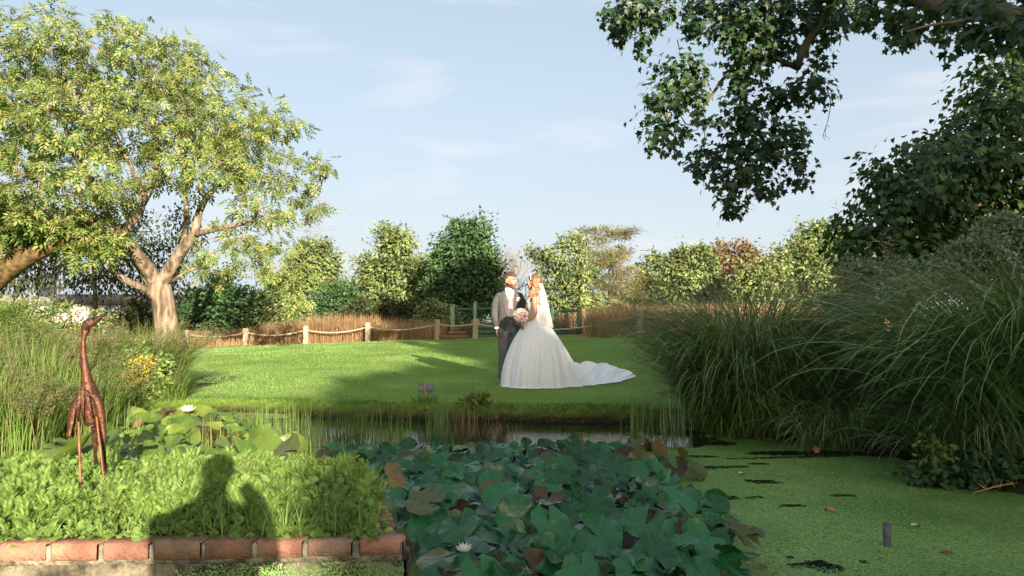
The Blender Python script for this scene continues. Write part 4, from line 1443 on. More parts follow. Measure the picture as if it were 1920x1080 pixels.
# left bank
GL = "tall grasses and rushes on the left bank"
grass_clump("brownish rushes standing in the water at the lower left edge", (-4.55, 6.0), .5, .3, 1500, .78, .008, 101, BLADE_L, droop=(.3, 1.4), heads=130, hl=.85, headmat=PANG, group=GL, a0=.25, hsize=.35)
grass_clump("green upright rushes left of the metal bird", (-4.55, 6.9), .5, .4, 1500, .9, .009, 102, BLADE_L, droop=(.3, 1.3), heads=160, hl=1.0, headmat=PANG, group=GL, a0=.25, hsize=.35)
grass_clump("big feathery grass behind the metal bird", (-5.6, 9.0), .65, .55, 2100, 1.08, .010, 103, BLADE_L, droop=(.7, 2.2), heads=80, hl=1.1, headmat=PANG, group=GL, a0=.5)
grass_clump("feathery grass nearest the walnut trunk", (-5.05, 9.6), .35, .5, 1100, 1.1, .009, 104, BLADE_L, droop=(.6, 2.0), heads=140, hl=1.1, headmat=PANG, group=GL, a0=.4)
grass_clump("dark brownish grass mass at the left edge behind the rushes", (-6.0, 7.9), .7, .5, 2000, 1.02, .010, 105, BLADE_L, droop=(.5, 2.0), heads=80, hl=1.1, headmat=PANG, group=GL, a0=.5)
grass_clump("small green grass tuft beside the yellow flowers at the lawn edge", (-4.5, 8.85), .3, .2, 520, .5, .008, 106, BLADE_L, droop=(.6, 2.2), group=GL, a0=.5)
tree("fennel_plant", "soft green feathery bush at the left edge behind the rushes", "plant",
     [(20, 650, 60, 36), (60, 640, 40, 30), (10, 610, 40, 24), (95, 690, 34, 30), (40, 700, 60, 34)], 8.6, BLADE_L, (40, 750), 15000, .05, .2, .09, seed=107, trunk_r=2, limbs=False, tpl=(t_diamond(.16)))
YEL = leaf_mat("yellow_flower", [(.35, .27, .03), (.45, .36, .05), (.5, .42, .1)], .3, .6, .2, patch=.2)
gold = tree("goldenrod_plant", "bushy plant with small yellow flowers by the left lawn edge", "plant",
            [(255, 705, 26, 30), (275, 690, 24, 26), (240, 720, 22, 22), (262, 725, 34, 18)], 8.7, BLADE_L, (262, 748), 3000, .05, .14, .07, seed=108, trunk_r=2, limbs=False)
rng = np.random.default_rng(109)
pts, _ = blob_pts(rng, [(258, 690, 30, 28), (272, 680, 24, 18), (245, 708, 24, 20)], 8.5, 420)
V, F = scatter(*t_diamond(.8), pts, rdirs(rng, 420), rdirs(rng, 420) + np.array([0, -.6, .6]), .03)
Geo().add(V, F).build("flowers", YEL, gold, smooth=False)
hyd = tree("hydrangea_shrub", "shrub of pale creamy white blossoms behind the metal bird's head", "shrub",
           [(140, 600, 26, 14), (175, 598, 26, 14), (155, 606, 40, 12)], 12.5, GREEN_M, (158, 690), 2200, .06, .2, .1, seed=110, trunk_r=2, limbs=False)
WHT = leaf_mat("cream_petal", [(.62, .55, .5), (.72, .66, .6), (.66, .5, .46)], .3, .6, .2, tcol=(1, 1, 1), patch=.2)
heads_, _ = blob_pts(rng, [(122, 594, 20, 10), (148, 588, 24, 9), (196, 600, 10, 7), (124, 602, 14, 8), (150, 600, 24, 8)], 12.3, 46)
q = np.repeat(heads_, 26, 0) + rng.normal(0, .028, (46 * 26, 3))
V, F = scatter(*t_diamond(.9), q, rdirs(rng, len(q)), rdirs(rng, len(q)) + np.array([0, -.7, .5]), .04)
Geo().add(V, F).build("blossoms", WHT, hyd, smooth=False)

# thin rushes standing in the water between the lilies
GR = "thin rushes standing in the pond"


def rushes(label, px, py, D, n, rx, hmin, hmax, seed, mat=BLADE_L, lean_=.12, ry=.1):
    rng = np.random.default_rng(seed)
    c = P(px, py, D)
    o = empty("rush_clump", (c[0], D, 0), label, "rushes", GR)
    x = c[0] + rng.normal(0, rx, n)
    y = D + rng.normal(0, ry, n)
    h = rng.uniform(hmin, hmax, n) * np.where(rng.random(n) < .12, 1.5, 1)
    V, F = blades(rng, np.column_stack([x, y, np.full(n, -.03)]), rng.uniform(0, 6.3, n), h, rng.uniform(.005, .008, n), np.abs(rng.normal(0, lean_, n)), np.abs(rng.normal(0, lean_ * 2, n)), nseg=4)
    Geo().add(V, F).build("stems", mat, o, smooth=False)


rushes("tall pale rushes at the left of the open water strip", 525, 860, 5.7, 70, .10, .25, .6, 111)
rushes("rushes with bent brown tips left of the thickest bunch", 560, 850, 5.9, 90, .09, .2, .5, 112)
rushes("thick bunch of pale green rushes in front of the open water", 620, 845, 6.0, 130, .12, .2, .45, 113)
rushes("fine rushes right of the thickest bunch above the dark pads", 670, 840, 6.2, 130, .10, .25, .48, 114)
rushes("dark brown sparse rushes below the little garden sign", 745, 830, 6.5, 60, .12, .2, .45, 115)
rushes("shaded green rushes right of the little garden sign", 822, 822, 6.9, 90, .06, .25, .42, 116, BLADE_D)
rushes("tall brown dead rushes by the far bank near the bride's hem", 868, 815, 7.0, 55, .11, .2, .5, 117, STRAW)
rushes("dead broken rushes at the back of the dark pads", 925, 820, 6.8, 60, .12, .1, .28, 118, STRAW, .4)
rushes("few green rushes near the curled brown lily leaves", 1210, 825, 6.5, 60, .09, .3, .6, 119, BLADE_D)
rushes("green rushes beside the curled lily leaf at right", 1258, 835, 6.3, 50, .08, .3, .55, 120, BLADE_D)
rushes("sparse rushes in the sunlit duckweed behind the planter", 420, 850, 5.8, 40, .2, .2, .42, 121)
rushes("short rushes at the far left behind the planter's weeds", 60, 880, 5.2, 50, .2, .2, .4, 122)
rushes("rushes at the far bank left of the open water", 500, 800, 7.4, 110, .25, .2, .4, 123)
rushes("rushes rising beside the metal bird's tail", 215, 830, 6.3, 60, .15, .2, .55, 124)

# dry grass of the meadow beyond the fence
DRY = leaf_mat("dry_meadow_grass", [(.28, .17, .10), (.38, .25, .15), (.46, .33, .2), (.22, .17, .08)], .35, .8, .1, patch=.5, pscale=.5, tcol=(1.2, 1, .7))
rng = np.random.default_rng(130)
n = 60000
px = rng.uniform(-40, 1640, n)
x = (px - 960) / 1280 * 28.5
fy = fence_y(x)
y = fy + .3 + rng.exponential(1.4, n)
x = (px - 960) / 1280 * y
y = np.where((px > 835) & (px < 1100), np.maximum(y, 27.9 + (y - fy) * .6), y)
x = (px - 960) / 1280 * y
dens = np.interp(px, [0, 300, 340, 480, 560, 680, 760, 860, 1000, 1100, 1200, 1640], [.25, .3, .55, 1, 1, 1, .75, .55, .5, 1, 1, .9])
hgt = np.interp(px, [0, 340, 460, 540, 620, 700, 800, 1000, 1100, 1200, 1640], [.7, .75, .8, 1.15, 1.2, 1.1, .85, .7, 1.1, 1.1, .9])
k = rng.random(n) < dens * (.75 + .5 * wav(x, y, 1.2, 4))
x, y, hgt = x[k], y[k], hgt[k]
n = len(x)
V, F = blades(rng, np.column_stack([x, y, ground_z(x, y) - .02]), rng.uniform(0, 6.3, n), hgt * rng.uniform(.5, 1.15, n), rng.uniform(.012, .024, n), rng.uniform(0, .25, n), rng.uniform(.1, 1.0, n), nseg=2)
tag(Geo().add(V, F).build("dry_meadow_grass", DRY, smooth=False), "tall dry reddish grass of the meadow beyond the rope fence", kind="stuff")

# ------------------------------------------------------------------ water lilies
def pad_geo(rng):
    nr_, na = 5, 36
    notch = rng.uniform(.18, .4)
    th = np.linspace(notch, 2 * math.pi - notch, na)
    rr = np.array([.0, .3, .58, .8, .93, 1.0])[1:]
    cup, k1, p1, p2, fold = rng.uniform(-.1, .34), rng.integers(2, 5), rng.uniform(0, 6), rng.uniform(0, 6), rng.choice([-.12, .0, .12, .3, .55])
    R, T = np.meshgrid(rr, th, indexing="ij")
    edge = 1 + .022 * np.sin(9 * T + p1) * R ** 4 + .018 * np.sin(16 * T + p2) * R ** 6 + .045 * np.sin(2 * T + p2)
    x, y = R * edge * np.cos(T), R * edge * np.sin(T)
    z = cup * R ** 2 + .10 * R ** 3 * np.sin(k1 * T + p2) + .05 * R ** 5 * np.sin(7 * T + p1) + fold * np.abs(y) ** 1.6 * .6 + .018 * np.abs(np.sin(4.5 * T)) * R
    V = np.concatenate([[[0, 0, 0]], np.stack([x, y, z], -1).reshape(-1, 3)])
    F = grid_faces(nr_, na) + 1
    c0 = np.array([[0, 1 + i, 2 + i] for i in range(na - 1)])
    return V, [F, c0]


def pad_mat(name, c1, c2, vein, rough=.19, spec=.42, transl=.14, spots=.5):
    m, N, Lk, out = nt(name)
    t = N.new("ShaderNodeTexCoord")
    oi = N.new("ShaderNodeObjectInfo")
    s = N.new("ShaderNodeSeparateXYZ")
    Lk.new(t.outputs["Object"], s.inputs[0])
    n = N.new("ShaderNodeTexNoise")
    n.noise_dimensions = "4D"
    n.inputs["Scale"].default_value = 1.6
    n.inputs["Detail"].default_value = 5
    Lk.new(t.outputs["Object"], n.inputs["Vector"])
    w4 = N.new("ShaderNodeMath")
    w4.operation = "MULTIPLY"
    w4.inputs[1].default_value = 40
    Lk.new(oi.outputs["Random"], w4.inputs[0])
    Lk.new(w4.outputs[0], n.inputs["W"])
    r = ramp_node(N, [(.3, *c1), (.7, *c2)])
    ad = N.new("ShaderNodeMath")
    ad.operation = "MULTIPLY_ADD"
    ad.inputs[1].default_value = .5
    Lk.new(oi.outputs["Random"], ad.inputs[0])
    mm = N.new("ShaderNodeMath")
    mm.operation = "MULTIPLY"
    mm.inputs[1].default_value = .55
    Lk.new(n.outputs["Fac"], mm.inputs[0])
    Lk.new(mm.outputs[0], ad.inputs[2])
    Lk.new(ad.outputs[0], r.inputs[0])
    a = N.new("ShaderNodeMath")
    a.operation = "ARCTAN2"
    Lk.new(s.outputs["Y"], a.inputs[0])
    Lk.new(s.outputs["X"], a.inputs[1])
    k = N.new("ShaderNodeMath")
    k.operation = "MULTIPLY"
    k.inputs[1].default_value = 9
    Lk.new(a.outputs[0], k.inputs[0])
    si = N.new("ShaderNodeMath")
    si.operation = "SINE"
    Lk.new(k.outputs[0], si.inputs[0])
    rv = ramp_node(N, [(.86, 0, 0, 0), (.99, .22, .22, .22)])
    Lk.new(si.outputs[0], rv.inputs[0])
    mx = N.new("ShaderNodeMixRGB")
    mx.inputs["Color2"].default_value = (*vein, 1)
    Lk.new(rv.outputs[0], mx.inputs["Fac"])
    Lk.new(r.outputs[0], mx.inputs["Color1"])
    # pale specks and dried patches
    n2 = N.new("ShaderNodeTexNoise")
    n2.noise_dimensions = "4D"
    n2.inputs["Scale"].default_value = 9
    n2.inputs["Detail"].default_value = 4
    Lk.new(t.outputs["Object"], n2.inputs["Vector"])
    Lk.new(w4.outputs[0], n2.inputs["W"])
    rs = ramp_node(N, [(.66, 0, 0, 0), (.74, spots, spots, spots)])
    Lk.new(n2.outputs["Fac"], rs.inputs[0])
    mx2 = N.new("ShaderNodeMixRGB")
    mx2.inputs["Color2"].default_value = (.24, .22, .11, 1)
    Lk.new(rs.outputs[0], mx2.inputs["Fac"])
    Lk.new(mx.outputs[0], mx2.inputs["Color1"])
    b = N.new("ShaderNodeBsdfPrincipled")
    b.inputs["Roughness"].default_value = rough
    b.inputs["Specular IOR Level"].default_value = spec
    Lk.new(mx2.outputs[0], b.inputs["Base Color"])
    bp = N.new("ShaderNodeBump")
    bp.inputs["Strength"].default_value = .35
    bp.inputs["Distance"].default_value = .04
    Lk.new(n.outputs["Fac"], bp.inputs["Height"])
    Lk.new(bp.outputs[0], b.inputs["Normal"])
    tr = N.new("ShaderNodeBsdfTranslucent")
    Lk.new(mx2.outputs[0], tr.inputs["Color"])
    ms = N.new("ShaderNodeMixShader")
    ms.inputs[0].default_value = transl
    Lk.new(b.outputs[0], ms.inputs[1])
    Lk.new(tr.outputs[0], ms.inputs[2])
    Lk.new(ms.outputs[0], out.inputs[0])
    return m


PAD = [pad_mat("dark_lily_pad", (.006, .05, .014), (.02, .125, .035), (.09, .20, .075)),
       pad_mat("olive_lily_pad", (.045, .06, .014), (.08, .09, .02), (.1, .12, .04)),
       pad_mat("brown_lily_pad", (.032, .024, .012), (.08, .055, .026), (.16, .1, .05), .5, .3),
       pad_mat("sunny_lily_pad", (.06, .12, .016), (.13, .18, .03), (.18, .22, .06), .4, .4, .25, .3),  # lighter, yellower pad colours with the sunlight on this clump put in
       pad_mat("tawny_lily_pad", (.12, .085, .04), (.2, .145, .07), (.3, .2, .1), .6, .25, .25)]
rng = np.random.default_rng(141)
PADS = []
for i in range(24):
    V, F = pad_geo(rng)
    PADS.append(Geo().add(V, F).mesh("lily_pad", PAD[0]))


def add_pad(parent, pos, r, nrm, spin, mat, me=None, name="leaf", label=None):
    o = bpy.data.objects.new(name, me or PADS[rng.integers(len(PADS))])
    COL.objects.link(o)
    o.parent = parent
    q = Vector([float(v) for v in nrm]).to_track_quat("Z", "Y")
    M = q.to_matrix() @ Matrix.Rotation(spin, 3, "Z")
    o.rotation_euler = M.to_euler()
    o.location = Vector([float(v) for v in pos]) - parent.location
    o.scale = (r, r, r * rng.uniform(.7, 1.15))
    o.material_slots[0].link = "OBJECT"
    o.material_slots[0].material = PAD[mat]
    if label:
        o["label"] = label
    return o


def inside(poly, x, y):
    poly = np.asarray(poly)
    c = False
    for i in range(len(poly)):
        (ax, ay), (bx, by) = poly[i], poly[(i + 1) % len(poly)]
        if (ay > y) != (by > y) and x < (bx - ax) * (y - ay) / (by - ay) + ax:
            c = not c
    return c


def lily_field(parent, poly, sp_, nmax, mats, wts, r0, zmax, tilt, facing=.35):
    poly = np.asarray(poly)
    lo, hi = poly.min(0), poly.max(0)
    P_, tries = [], 0
    while len(P_) < nmax and tries < 60000:
        tries += 1
        x, y = rng.uniform(lo[0], hi[0]), rng.uniform(lo[1], hi[1])
        if not inside(poly, x, y):
            continue
        if any((x - a) ** 2 + (y - b_) ** 2 < sp_ ** 2 for a, b_ in P_):
            continue
        P_.append((x, y))
    for x, y in P_:
        r = r0 * rng.uniform(.62, 1.18)
        hgt = .5 + .5 * wav(x, y, 3.2, 6)
        zm = zmax * float(np.interp(y, [4.5, 5.6, 6.2], [1, .5, .2]))
        z = .02 + zm * np.clip(hgt * .8 + rng.uniform(-.25, .45), 0, 1)
        if abs(x * 1.0) > .78 * y:
            continue
        w = np.array(wts, float)
        if z < .07:
            w = w * np.array([1, 1.2, 1.4, 1, 1.4][:len(w)])
        mt = mats[rng.choice(len(mats), p=w / w.sum())]
        brown = mt in (2, 4)
        tl = tilt * (1.5 if brown else 1)
        nr = np.array([rng.normal(0, tl), -facing * rng.uniform(0, 1.6) + rng.normal(0, tl * .7), 1.0])
        add_pad(parent, (x, y, z - (.02 if brown else 0)), r * (.85 if brown else 1), nr, rng.uniform(0, 6.3), mt)
    return P_


lily = empty("water_lily", (.3, 3.8, 0), "front half of the dark lily bed with the largest dark green pads", "water lily")
rear = empty("water_lily", (.1, 5.6, 0), "back half of the dark lily bed lying before the open water strip", "water lily")
front_poly = [(-.32, 2.95), (.35, 2.75), (.92, 2.85), (1.1, 3.25), (1.1, 3.9), (1.05, 4.35), (-.72, 4.35), (-.62, 3.9), (-.42, 3.3)]
rear_poly = [(-.72, 4.38), (1.02, 4.38), (1.0, 4.9), (1.1, 5.6), (1.25, 5.9), (1.05, 6.15), (.75, 6.2), (.1, 6.15), (-.7, 6.1), (-1.45, 6.0), (-1.55, 5.6), (-1.15, 5.2), (-.85, 4.7)]
lily_field(lily, front_poly, .100, 292, [0, 1, 2], [.83, .12, .05], .092, .17, .34)
lily_field(rear, rear_poly, .118, 298, [0, 1, 2], [.83, .12, .05], .100, .13, .34)
# big upright leaves standing above the rest near the front
for px, py, D, r, mt, nr in ((970, 970, 3.35, .135, 0, (.35, -1.5, .8)), (1105, 940, 3.6, .15, 0, (.5, -.9, 1)), (1030, 980, 3.3, .12, 0, (.25, -.7, 1)), (940, 930, 3.7, .13, 0, (-.4, -.5, 1)), (1035, 1050, 3.0, .15, 0, (.1, -.6, 1)), (1255, 1045, 3.05, .15, 0, (.4, -.7, 1)),
                             (1210, 985, 3.35, .15, 0, (.3, -.5, 1)), (1270, 940, 3.6, .13, 0, (.4, -.4, 1)), (1120, 1005, 3.2, .15, 0, (-.2, -.6, 1)), (1225, 1040, 3.0, .13, 0, (-.4, -.6, 1)), (860, 985, 3.3, .13, 0, (-.3, -.5, 1)), (800, 940, 3.6, .13, 1, (-.3, -.5, 1)),
                             (745, 905, 4.0, .06, 4, (.2, -.9, .6)), (738, 880, 4.2, .07, 4, (.3, -.7, .8)), (1150, 880, 4.3, .15, 0, (.2, -.7, 1)), (1300, 1000, 3.3, .12, 2, (.3, -.4, 1)), (1090, 850, 5.2, .17, 0, (.2, -.7, 1))):
    p = P(px, py, D)
    add_pad(lily if D < 4.36 else rear, p, r * .82, nr, rng.uniform(0, 6.3), mt, label="tawny withered leaf" if mt == 4 else None)
# curled brown leaves at the right-hand edge of the bed
for px, py, D, r, mt, nr in ((1195, 838, 5.6, .13, 1, (-1.2, -.6, .5)), (1215, 850, 5.4, .12, 1, (1.3, -.7, .3)), (1235, 848, 5.4, .11, 4, (1.0, -1.0, .4)), (1170, 862, 5.3, .12, 2, (-.5, -.7, 1)), (1205, 870, 5.2, .12, 1, (.2, -.9, .7)), (1270, 882, 5.0, .09, 2, (-.6, -.7, .9)), (1300, 880, 5.05, .10, 1, (.4, -.6, .9)), (1280, 860, 5.2, .09, 1, (.9, -.8, .2))):
    p = P(px, py, D)
    p[2] = max(p[2], .03)
    add_pad(rear, p, r, nr, rng.uniform(0, 6.3), mt, label="curled withered brown leaf")
sunny = empty("water_lily", (-2.6, 6.2, 0), "sunlit clump of yellow green lily pads behind the planter and metal bird", "water lily")
sun_poly = [(-3.5, 5.0), (-2.9, 4.75), (-2.2, 4.75), (-1.6, 5.0), (-1.75, 5.6), (-2.1, 6.2), (-2.6, 7.0), (-3.1, 8.1), (-4.25, 8.1), (-4.3, 7.0), (-3.75, 6.0)]
lily_field(sunny, sun_poly, .17, 190, [3, 1, 2, 4], [.72, .12, .06, .10], .14, .36, .42, .4)
# pads trailing to the left edge behind the planter
few = empty("water_lily", (-3.6, 5.0, 0), "few scattered lily pads among rushes at the left behind the planter", "water lily")
lily_field(few, [(-4.2, 5.0), (-3.5, 4.75), (-3.4, 5.3), (-3.9, 5.7)], .2, 14, [3, 1], [.6, .4], .12, .05, .2)


def bloom(parent, pos, r, mat, label):
    tv = np.array([[0, 0, 0], [.2, .45, .03], [0, 1, .12], [-.2, .45, .03], [0, .5, -.05]])
    tf = np.array([[4, 0, 1], [4, 1, 2], [4, 2, 3], [4, 3, 0]])
    g = Geo()
    for k, (n_, el, s) in enumerate(((9, .45, 1), (8, .85, .9), (6, 1.2, .7))):
        a = np.arange(n_) * 2 * math.pi / n_ + k * .3
        al = np.stack([np.cos(a) * math.cos(el), np.sin(a) * math.cos(el), np.full(n_, math.sin(el))], 1)
        nr = np.stack([-np.cos(a) * math.sin(el), -np.sin(a) * math.sin(el), np.full(n_, math.cos(el))], 1)
        V, F = scatter(tv, tf, np.tile(np.asarray(pos, float), (n_, 1)), al, nr, r * s)
        g.add(V, F)
    o = g.build("flower", mat, parent, smooth=False)
    o["label"] = label


PINK = leaf_mat("pink_petal", [(.5, .1, .25), (.62, .2, .36), (.7, .4, .5)], .3, .5, .3, tcol=(1, 1, 1), patch=.1)
WHITE = leaf_mat("white_petal", [(.7, .68, .6), (.78, .77, .72)], .3, .5, .3, tcol=(1, 1, 1), patch=.1)
bloom(rear, P(1180, 872, 5.15), .07, PINK, "pink flower")
bloom(lily, P(870, 1035, 3.05), .05, WHITE, "spread white flower")
bloom(lily, P(995, 1076, 2.95), .05, WHITE, "white flower at the front")
bloom(sunny, P(352, 773, 7.6), .11, WHITE, "white flower")

# floating leaves, pipe
LEAFT = (ov, of)
ORANGE = solid("orange_leaf", (.35, .12, .05), (.45, .2, .09), 30, .6)
YELLOWL = solid("yellow_leaf", (.5, .36, .1), (.6, .45, .15), 30, .6)
PALEL = solid("pale_leaf", (.4, .42, .38), (.5, .5, .45), 30, .6)
BROWNL = solid("brown_leaf", (.12, .06, .03), (.2, .1, .05), 30, .7)
for px, py, mt, sz, rot, tilt, lab in ((1523, 849, ORANGE, .10, 1.2, .9, "orange fallen leaf standing up on the duckweed below the right grasses"), (1378, 886, YELLOWL, .06, .2, .1, "small yellow fallen leaf on the duckweed right of the curled lily leaves"),
                                       (1558, 956, ORANGE, .07, 2.0, .15, "flat orange brown leaf in the middle of the duckweed"), (1697, 982, PALEL, .06, .4, .05, "pale whitish leaf floating near the grey pipe"),
                                       (1775, 1033, BROWNL, .06, 2.4, .1, "dark brown leaf on the duckweed at the lower right"), (1420, 1060, BROWNL, .06, 1.2, .1, "brown leaf floating right of the front lily pads")):
    D = CAMZ * 1280 / (py - 600)
    D = D * .995
    x = (px - 960) / 1280 * D
    a = rot
    V, F = scatter(LEAFT[0] * np.array([1, 1, 2.0]), LEAFT[1], np.array([[x, D, .014]]), np.array([[math.cos(a), math.sin(a) * .6, tilt * .5]]), np.array([[0, -tilt, 1.0]]), sz)
    tag(Geo().add(V, F).build("fallen_leaf", mt), lab, "leaf", "fallen leaves floating on the duckweed")
for px, py, mt, sz, rot, lab in ((736, 701, BROWNL, .09, .3, "brown fallen leaf on the lawn left of the little sign"), (1034, 663, PALEL, .1, 1.0, "pale fallen leaf on the shaded lawn behind the bride's train"), (640, 690, BROWNL, .09, 2.0, "brown fallen leaf on the sunlit lawn above the rushes"), (512, 668, BROWNL, .1, 2.6, "brown fallen leaf near the middle of the sunlit lawn"), (1120, 668, BROWNL, .1, .8, "brown fallen leaf on the dark lawn beyond the train's tip")):
    D = 12.0
    for it in range(12):
        x = (px - 960) / 1280 * D
        D = (CAMZ - float(ground_z(x, D)) - .03) * 1280 / (py - 600)
    x = (px - 960) / 1280 * D
    V, F = scatter(LEAFT[0] * np.array([1, 1, 2.5]), LEAFT[1], np.array([[x, D, float(ground_z(x, D)) + .035]]), np.array([[math.cos(rot), math.sin(rot), .2]]), np.array([[0, -.4, 1.0]]), sz)
    tag(Geo().add(V, F).build("fallen_leaf", mt), lab, "leaf", "fallen leaves on the lawn")
D = CAMZ * 1280 / (1018 - 600)
px_ = (1652 - 960) / 1280 * D
g = Geo()
th = np.arange(16) * 2 * math.pi / 16
prof = [(.0185, -.25), (.0185, .118), (.0175, .12), (.0135, .12), (.0125, .117), (.012, .02)]
g.add(*rings(np.array([np.stack([px_ + r * np.cos(th), D + r * np.sin(th), np.full(16, z)], 1) for r, z in prof])))
tag(g.build("pond_pipe", solid("grey_plastic", (.05, .05, .055), (.09, .09, .1), 20, .6)), "short grey pipe standing upright out of the duckweed", "pipe")

# ------------------------------------------------------------------ rusty metal heron in the planter
RUSTM = solid("rusted_steel", (.025, .014, .010), (.12, .05, .025), 7, .5, .4, .5, 40, metal=.55)
RUSTD = solid("dark_rusted_steel", (.035, .02, .014), (.13, .055, .03), 12, .5, .5, .5, 45, metal=.6)
REBAR = solid("ribbed_bar", (.14, .05, .025), (.28, .13, .08), 20, .55, .4, .3, metal=.6)
HD = 3.8
bird = empty("metal_heron", (P(178, 900, HD)[0], HD, .17), "rusty welded metal heron statue looking up, standing in the planter weeds", "statue")


def hp(px, py, dy=0.0):
    q = P(px, py, HD)
    return q + np.array([0, dy, 0])


def htube(ctl, n, sides=12, sq=None):
    c = spline([hp(a, b_, d) for a, b_, r, d in ctl], n)
    r = np.interp(np.linspace(0, len(ctl) - 1, n), np.arange(len(ctl)), [r * HD / 1280 for a, b_, r, d in ctl])
    return tube(c, r, sides, True, sq)


Geo().add(*htube([(169, 609, 6.5, 0), (176, 604, 5.5, 0), (188, 595, 4, 0), (202, 585, 1, 0)], 12)).build("beak", RUSTM, bird)
Geo().add(*htube([(157, 624, 4.5, 0), (160, 615, 7.5, 0), (165, 608, 9, 0), (172, 603, 7.5, 0), (178, 600, 5, 0)], 12)).add(*htube([(158, 628, 6, 0), (160, 622, 6.6, 0), (163, 617, 6, 0)], 5)).build("head", RUSTD, bird)
Geo().add(*ellipsoid(hp(168, 607, -.028), (.006, .004, .006), 6, 8)).build("eye", RUSTM, bird)
Geo().add(*htube([(160, 618, 4.2, 0), (156.5, 640, 4.0, 0), (156.5, 660, 4.8, 0), (159, 685, 6.5, 0), (162.5, 709, 9.3, 0), (166, 730, 12, 0), (167, 742, 11, 0)], 26)).build("neck", RUSTM, bird)
Geo().add(*htube([(166, 716, 10, 0), (166, 728, 14.5, 0), (167, 748, 17, .01), (167, 770, 17, .02), (168, 790, 14, .02), (169, 800, 8, .02)], 14, 14)).build("body", RUSTD, bird)
# breast plates: narrow spear shapes bent over the chest
for cx0, cx1, y0, y1, wd in ((161, 157, 730, 788, 5), (166.5, 167.5, 724, 786, 4.5), (172, 184, 730, 782, 5)):
    n_ = 8
    t = np.linspace(0, 1, n_)
    L_ = []
    for k, s in ((0, -1), (1, 1)):
        L_.append([hp(cx0 + (cx1 - cx0) * q + s * wd * (1 - q ** 1.5) * (.6 + .5 * min(1, q * 3)), y0 + (y1 - y0) * q, -.048 - .012 * math.sin(q * 3.1)) for q in t])
    mid = [hp(cx0 + (cx1 - cx0) * q, y0 + (y1 - y0) * q, -.058 - .012 * math.sin(q * 3.1)) for q in t]
    G_ = np.stack([np.array(L_[0]), np.array(mid), np.array(L_[1])], 1)
    back = G_ + np.array([0, .006, 0])
    R_ = np.concatenate([G_, back[:, ::-1]], 1)
    Geo().add(*rings(R_)).build("breast_plate", RUSTM, bird, smooth=False)
for s, out_, lab in ((-1, [(158, 738), (147, 742), (140, 752), (136, 768), (135.5, 790), (138, 816)], 0), (1, [(180, 736), (188, 741), (194, 752), (197, 768), (199, 790), (199.5, 820)], 0)):
    inn_ = [(163, 742), (156, 748), (150, 760), (148, 772), (144, 792), (138.4, 817)] if s < 0 else [(176, 742), (181, 750), (185, 762), (188, 775), (194, 795), (199.2, 821)]
    n_ = 10
    a_ = spline([hp(x_, y_, .0) for x_, y_ in out_], n_)
    b_ = spline([hp(x_, y_, -.035) for x_, y_ in inn_], n_)
    c_ = (a_ + b_) / 2 + np.array([s * .012, -.022, 0])
    G_ = np.stack([a_, c_, b_], 1)
    R_ = np.concatenate([G_, (G_ + np.array([-s * .003, .006, 0]))[:, ::-1]], 1)
    Geo().add(*rings(R_)).build("wing", RUSTM, bird)
for x0, x1, xb, yb in ((158, 170, 163, 876), (168, 186, 179, 886)):
    n_ = 8
    t = np.linspace(0, 1, n_)
    w0 = (x1 - x0) / 2
    cx = (x0 + x1) / 2 + (xb - (x0 + x1) / 2) * t
    hw = w0 * (1 - .62 * t)
    G_ = np.stack([[hp(c0 - w_, 785 + (yb - 785) * q, .05 + .03 * q) for c0, w_, q in zip(cx, hw, t)], [hp(c0, 785 + (yb - 785) * q, .035 + .03 * q) for c0, w_, q in zip(cx, hw, t)], [hp(c0 + w_, 785 + (yb - 785) * q, .05 + .03 * q) for c0, w_, q in zip(cx, hw, t)]], 1)
    R_ = np.concatenate([G_, (G_ + np.array([0, .006, 0]))[:, ::-1]], 1)
    Geo().add(*rings(R_)).build("tail_plate", RUSTM, bird, smooth=False)
for (xa, ya), (xb, yb) in (((153.5, 782), (158, 925)), ((187, 779), (206, 940))):
    n_ = 60
    t = np.linspace(0, 1, n_)
    c_ = np.array([hp(xa + (xb - xa) * q, ya + (yb - ya) * q, -.03) for q in t])
    Geo().add(*tube(c_, .0062 + .0012 * (np.arange(n_) % 2), 8)).build("leg", REBAR, bird)
g = Geo()
for i, (ex, ey) in enumerate(((134, 668), (139, 672), (146, 664), (150, 690), (152, 676))):
    g.add(*tube(spline([hp(157, 618 + i), hp(153, 640), hp((154 + ex) / 2, 655), hp(ex, ey)], 9), .0022, 5))
g.build("crest", RUSTM, bird)

# ------------------------------------------------------------------ garden sign, rope fence, lattice arbour, steps
WOODP = solid("weathered_wood", (.28, .21, .14), (.42, .34, .24), 7, .85, .15, .6, 30, stretch=(1, 1, .2))
GREYP = solid("grey_plate", (.10, .11, .12), (.15, .16, .17), 12, .5)
sgn = P(798, 748, 8.45)
sgn[2] = ground_z(sgn[0], sgn[1])
sign = empty("garden_sign", sgn, "small grey plant sign on a split wooden stake at the pond edge, seen from behind", "sign")
V, F = box(0, 0, 0, .185, .008, .115, 0, .003)
R_ = np.array(Matrix.Rotation(-.35, 3, "X"))
Geo().add(V @ R_.T + np.array([sgn[0], sgn[1] + .028, sgn[2] + .175]), F).build("plate", GREYP, sign)
V, F = tube(spline([sgn + np.array([.018, 0, -.1]), sgn + np.array([.004, 0, .08]), sgn + np.array([-.012, .0, .235])], 6), [.013, .016, .015, .014, .013, .010], 5)
Geo().add(V, F).build("stake", solid("split_stake", (.3, .17, .1), (.45, .29, .18), 9, .85), sign, smooth=False)
grass_clump("dark grass tuft growing round the little garden sign", (sgn[0] + .0, sgn[1] - .05), .14, .07, 240, .19, .006, 151, BLADE_D, droop=(.6, 2.0), name="grass_tuft")
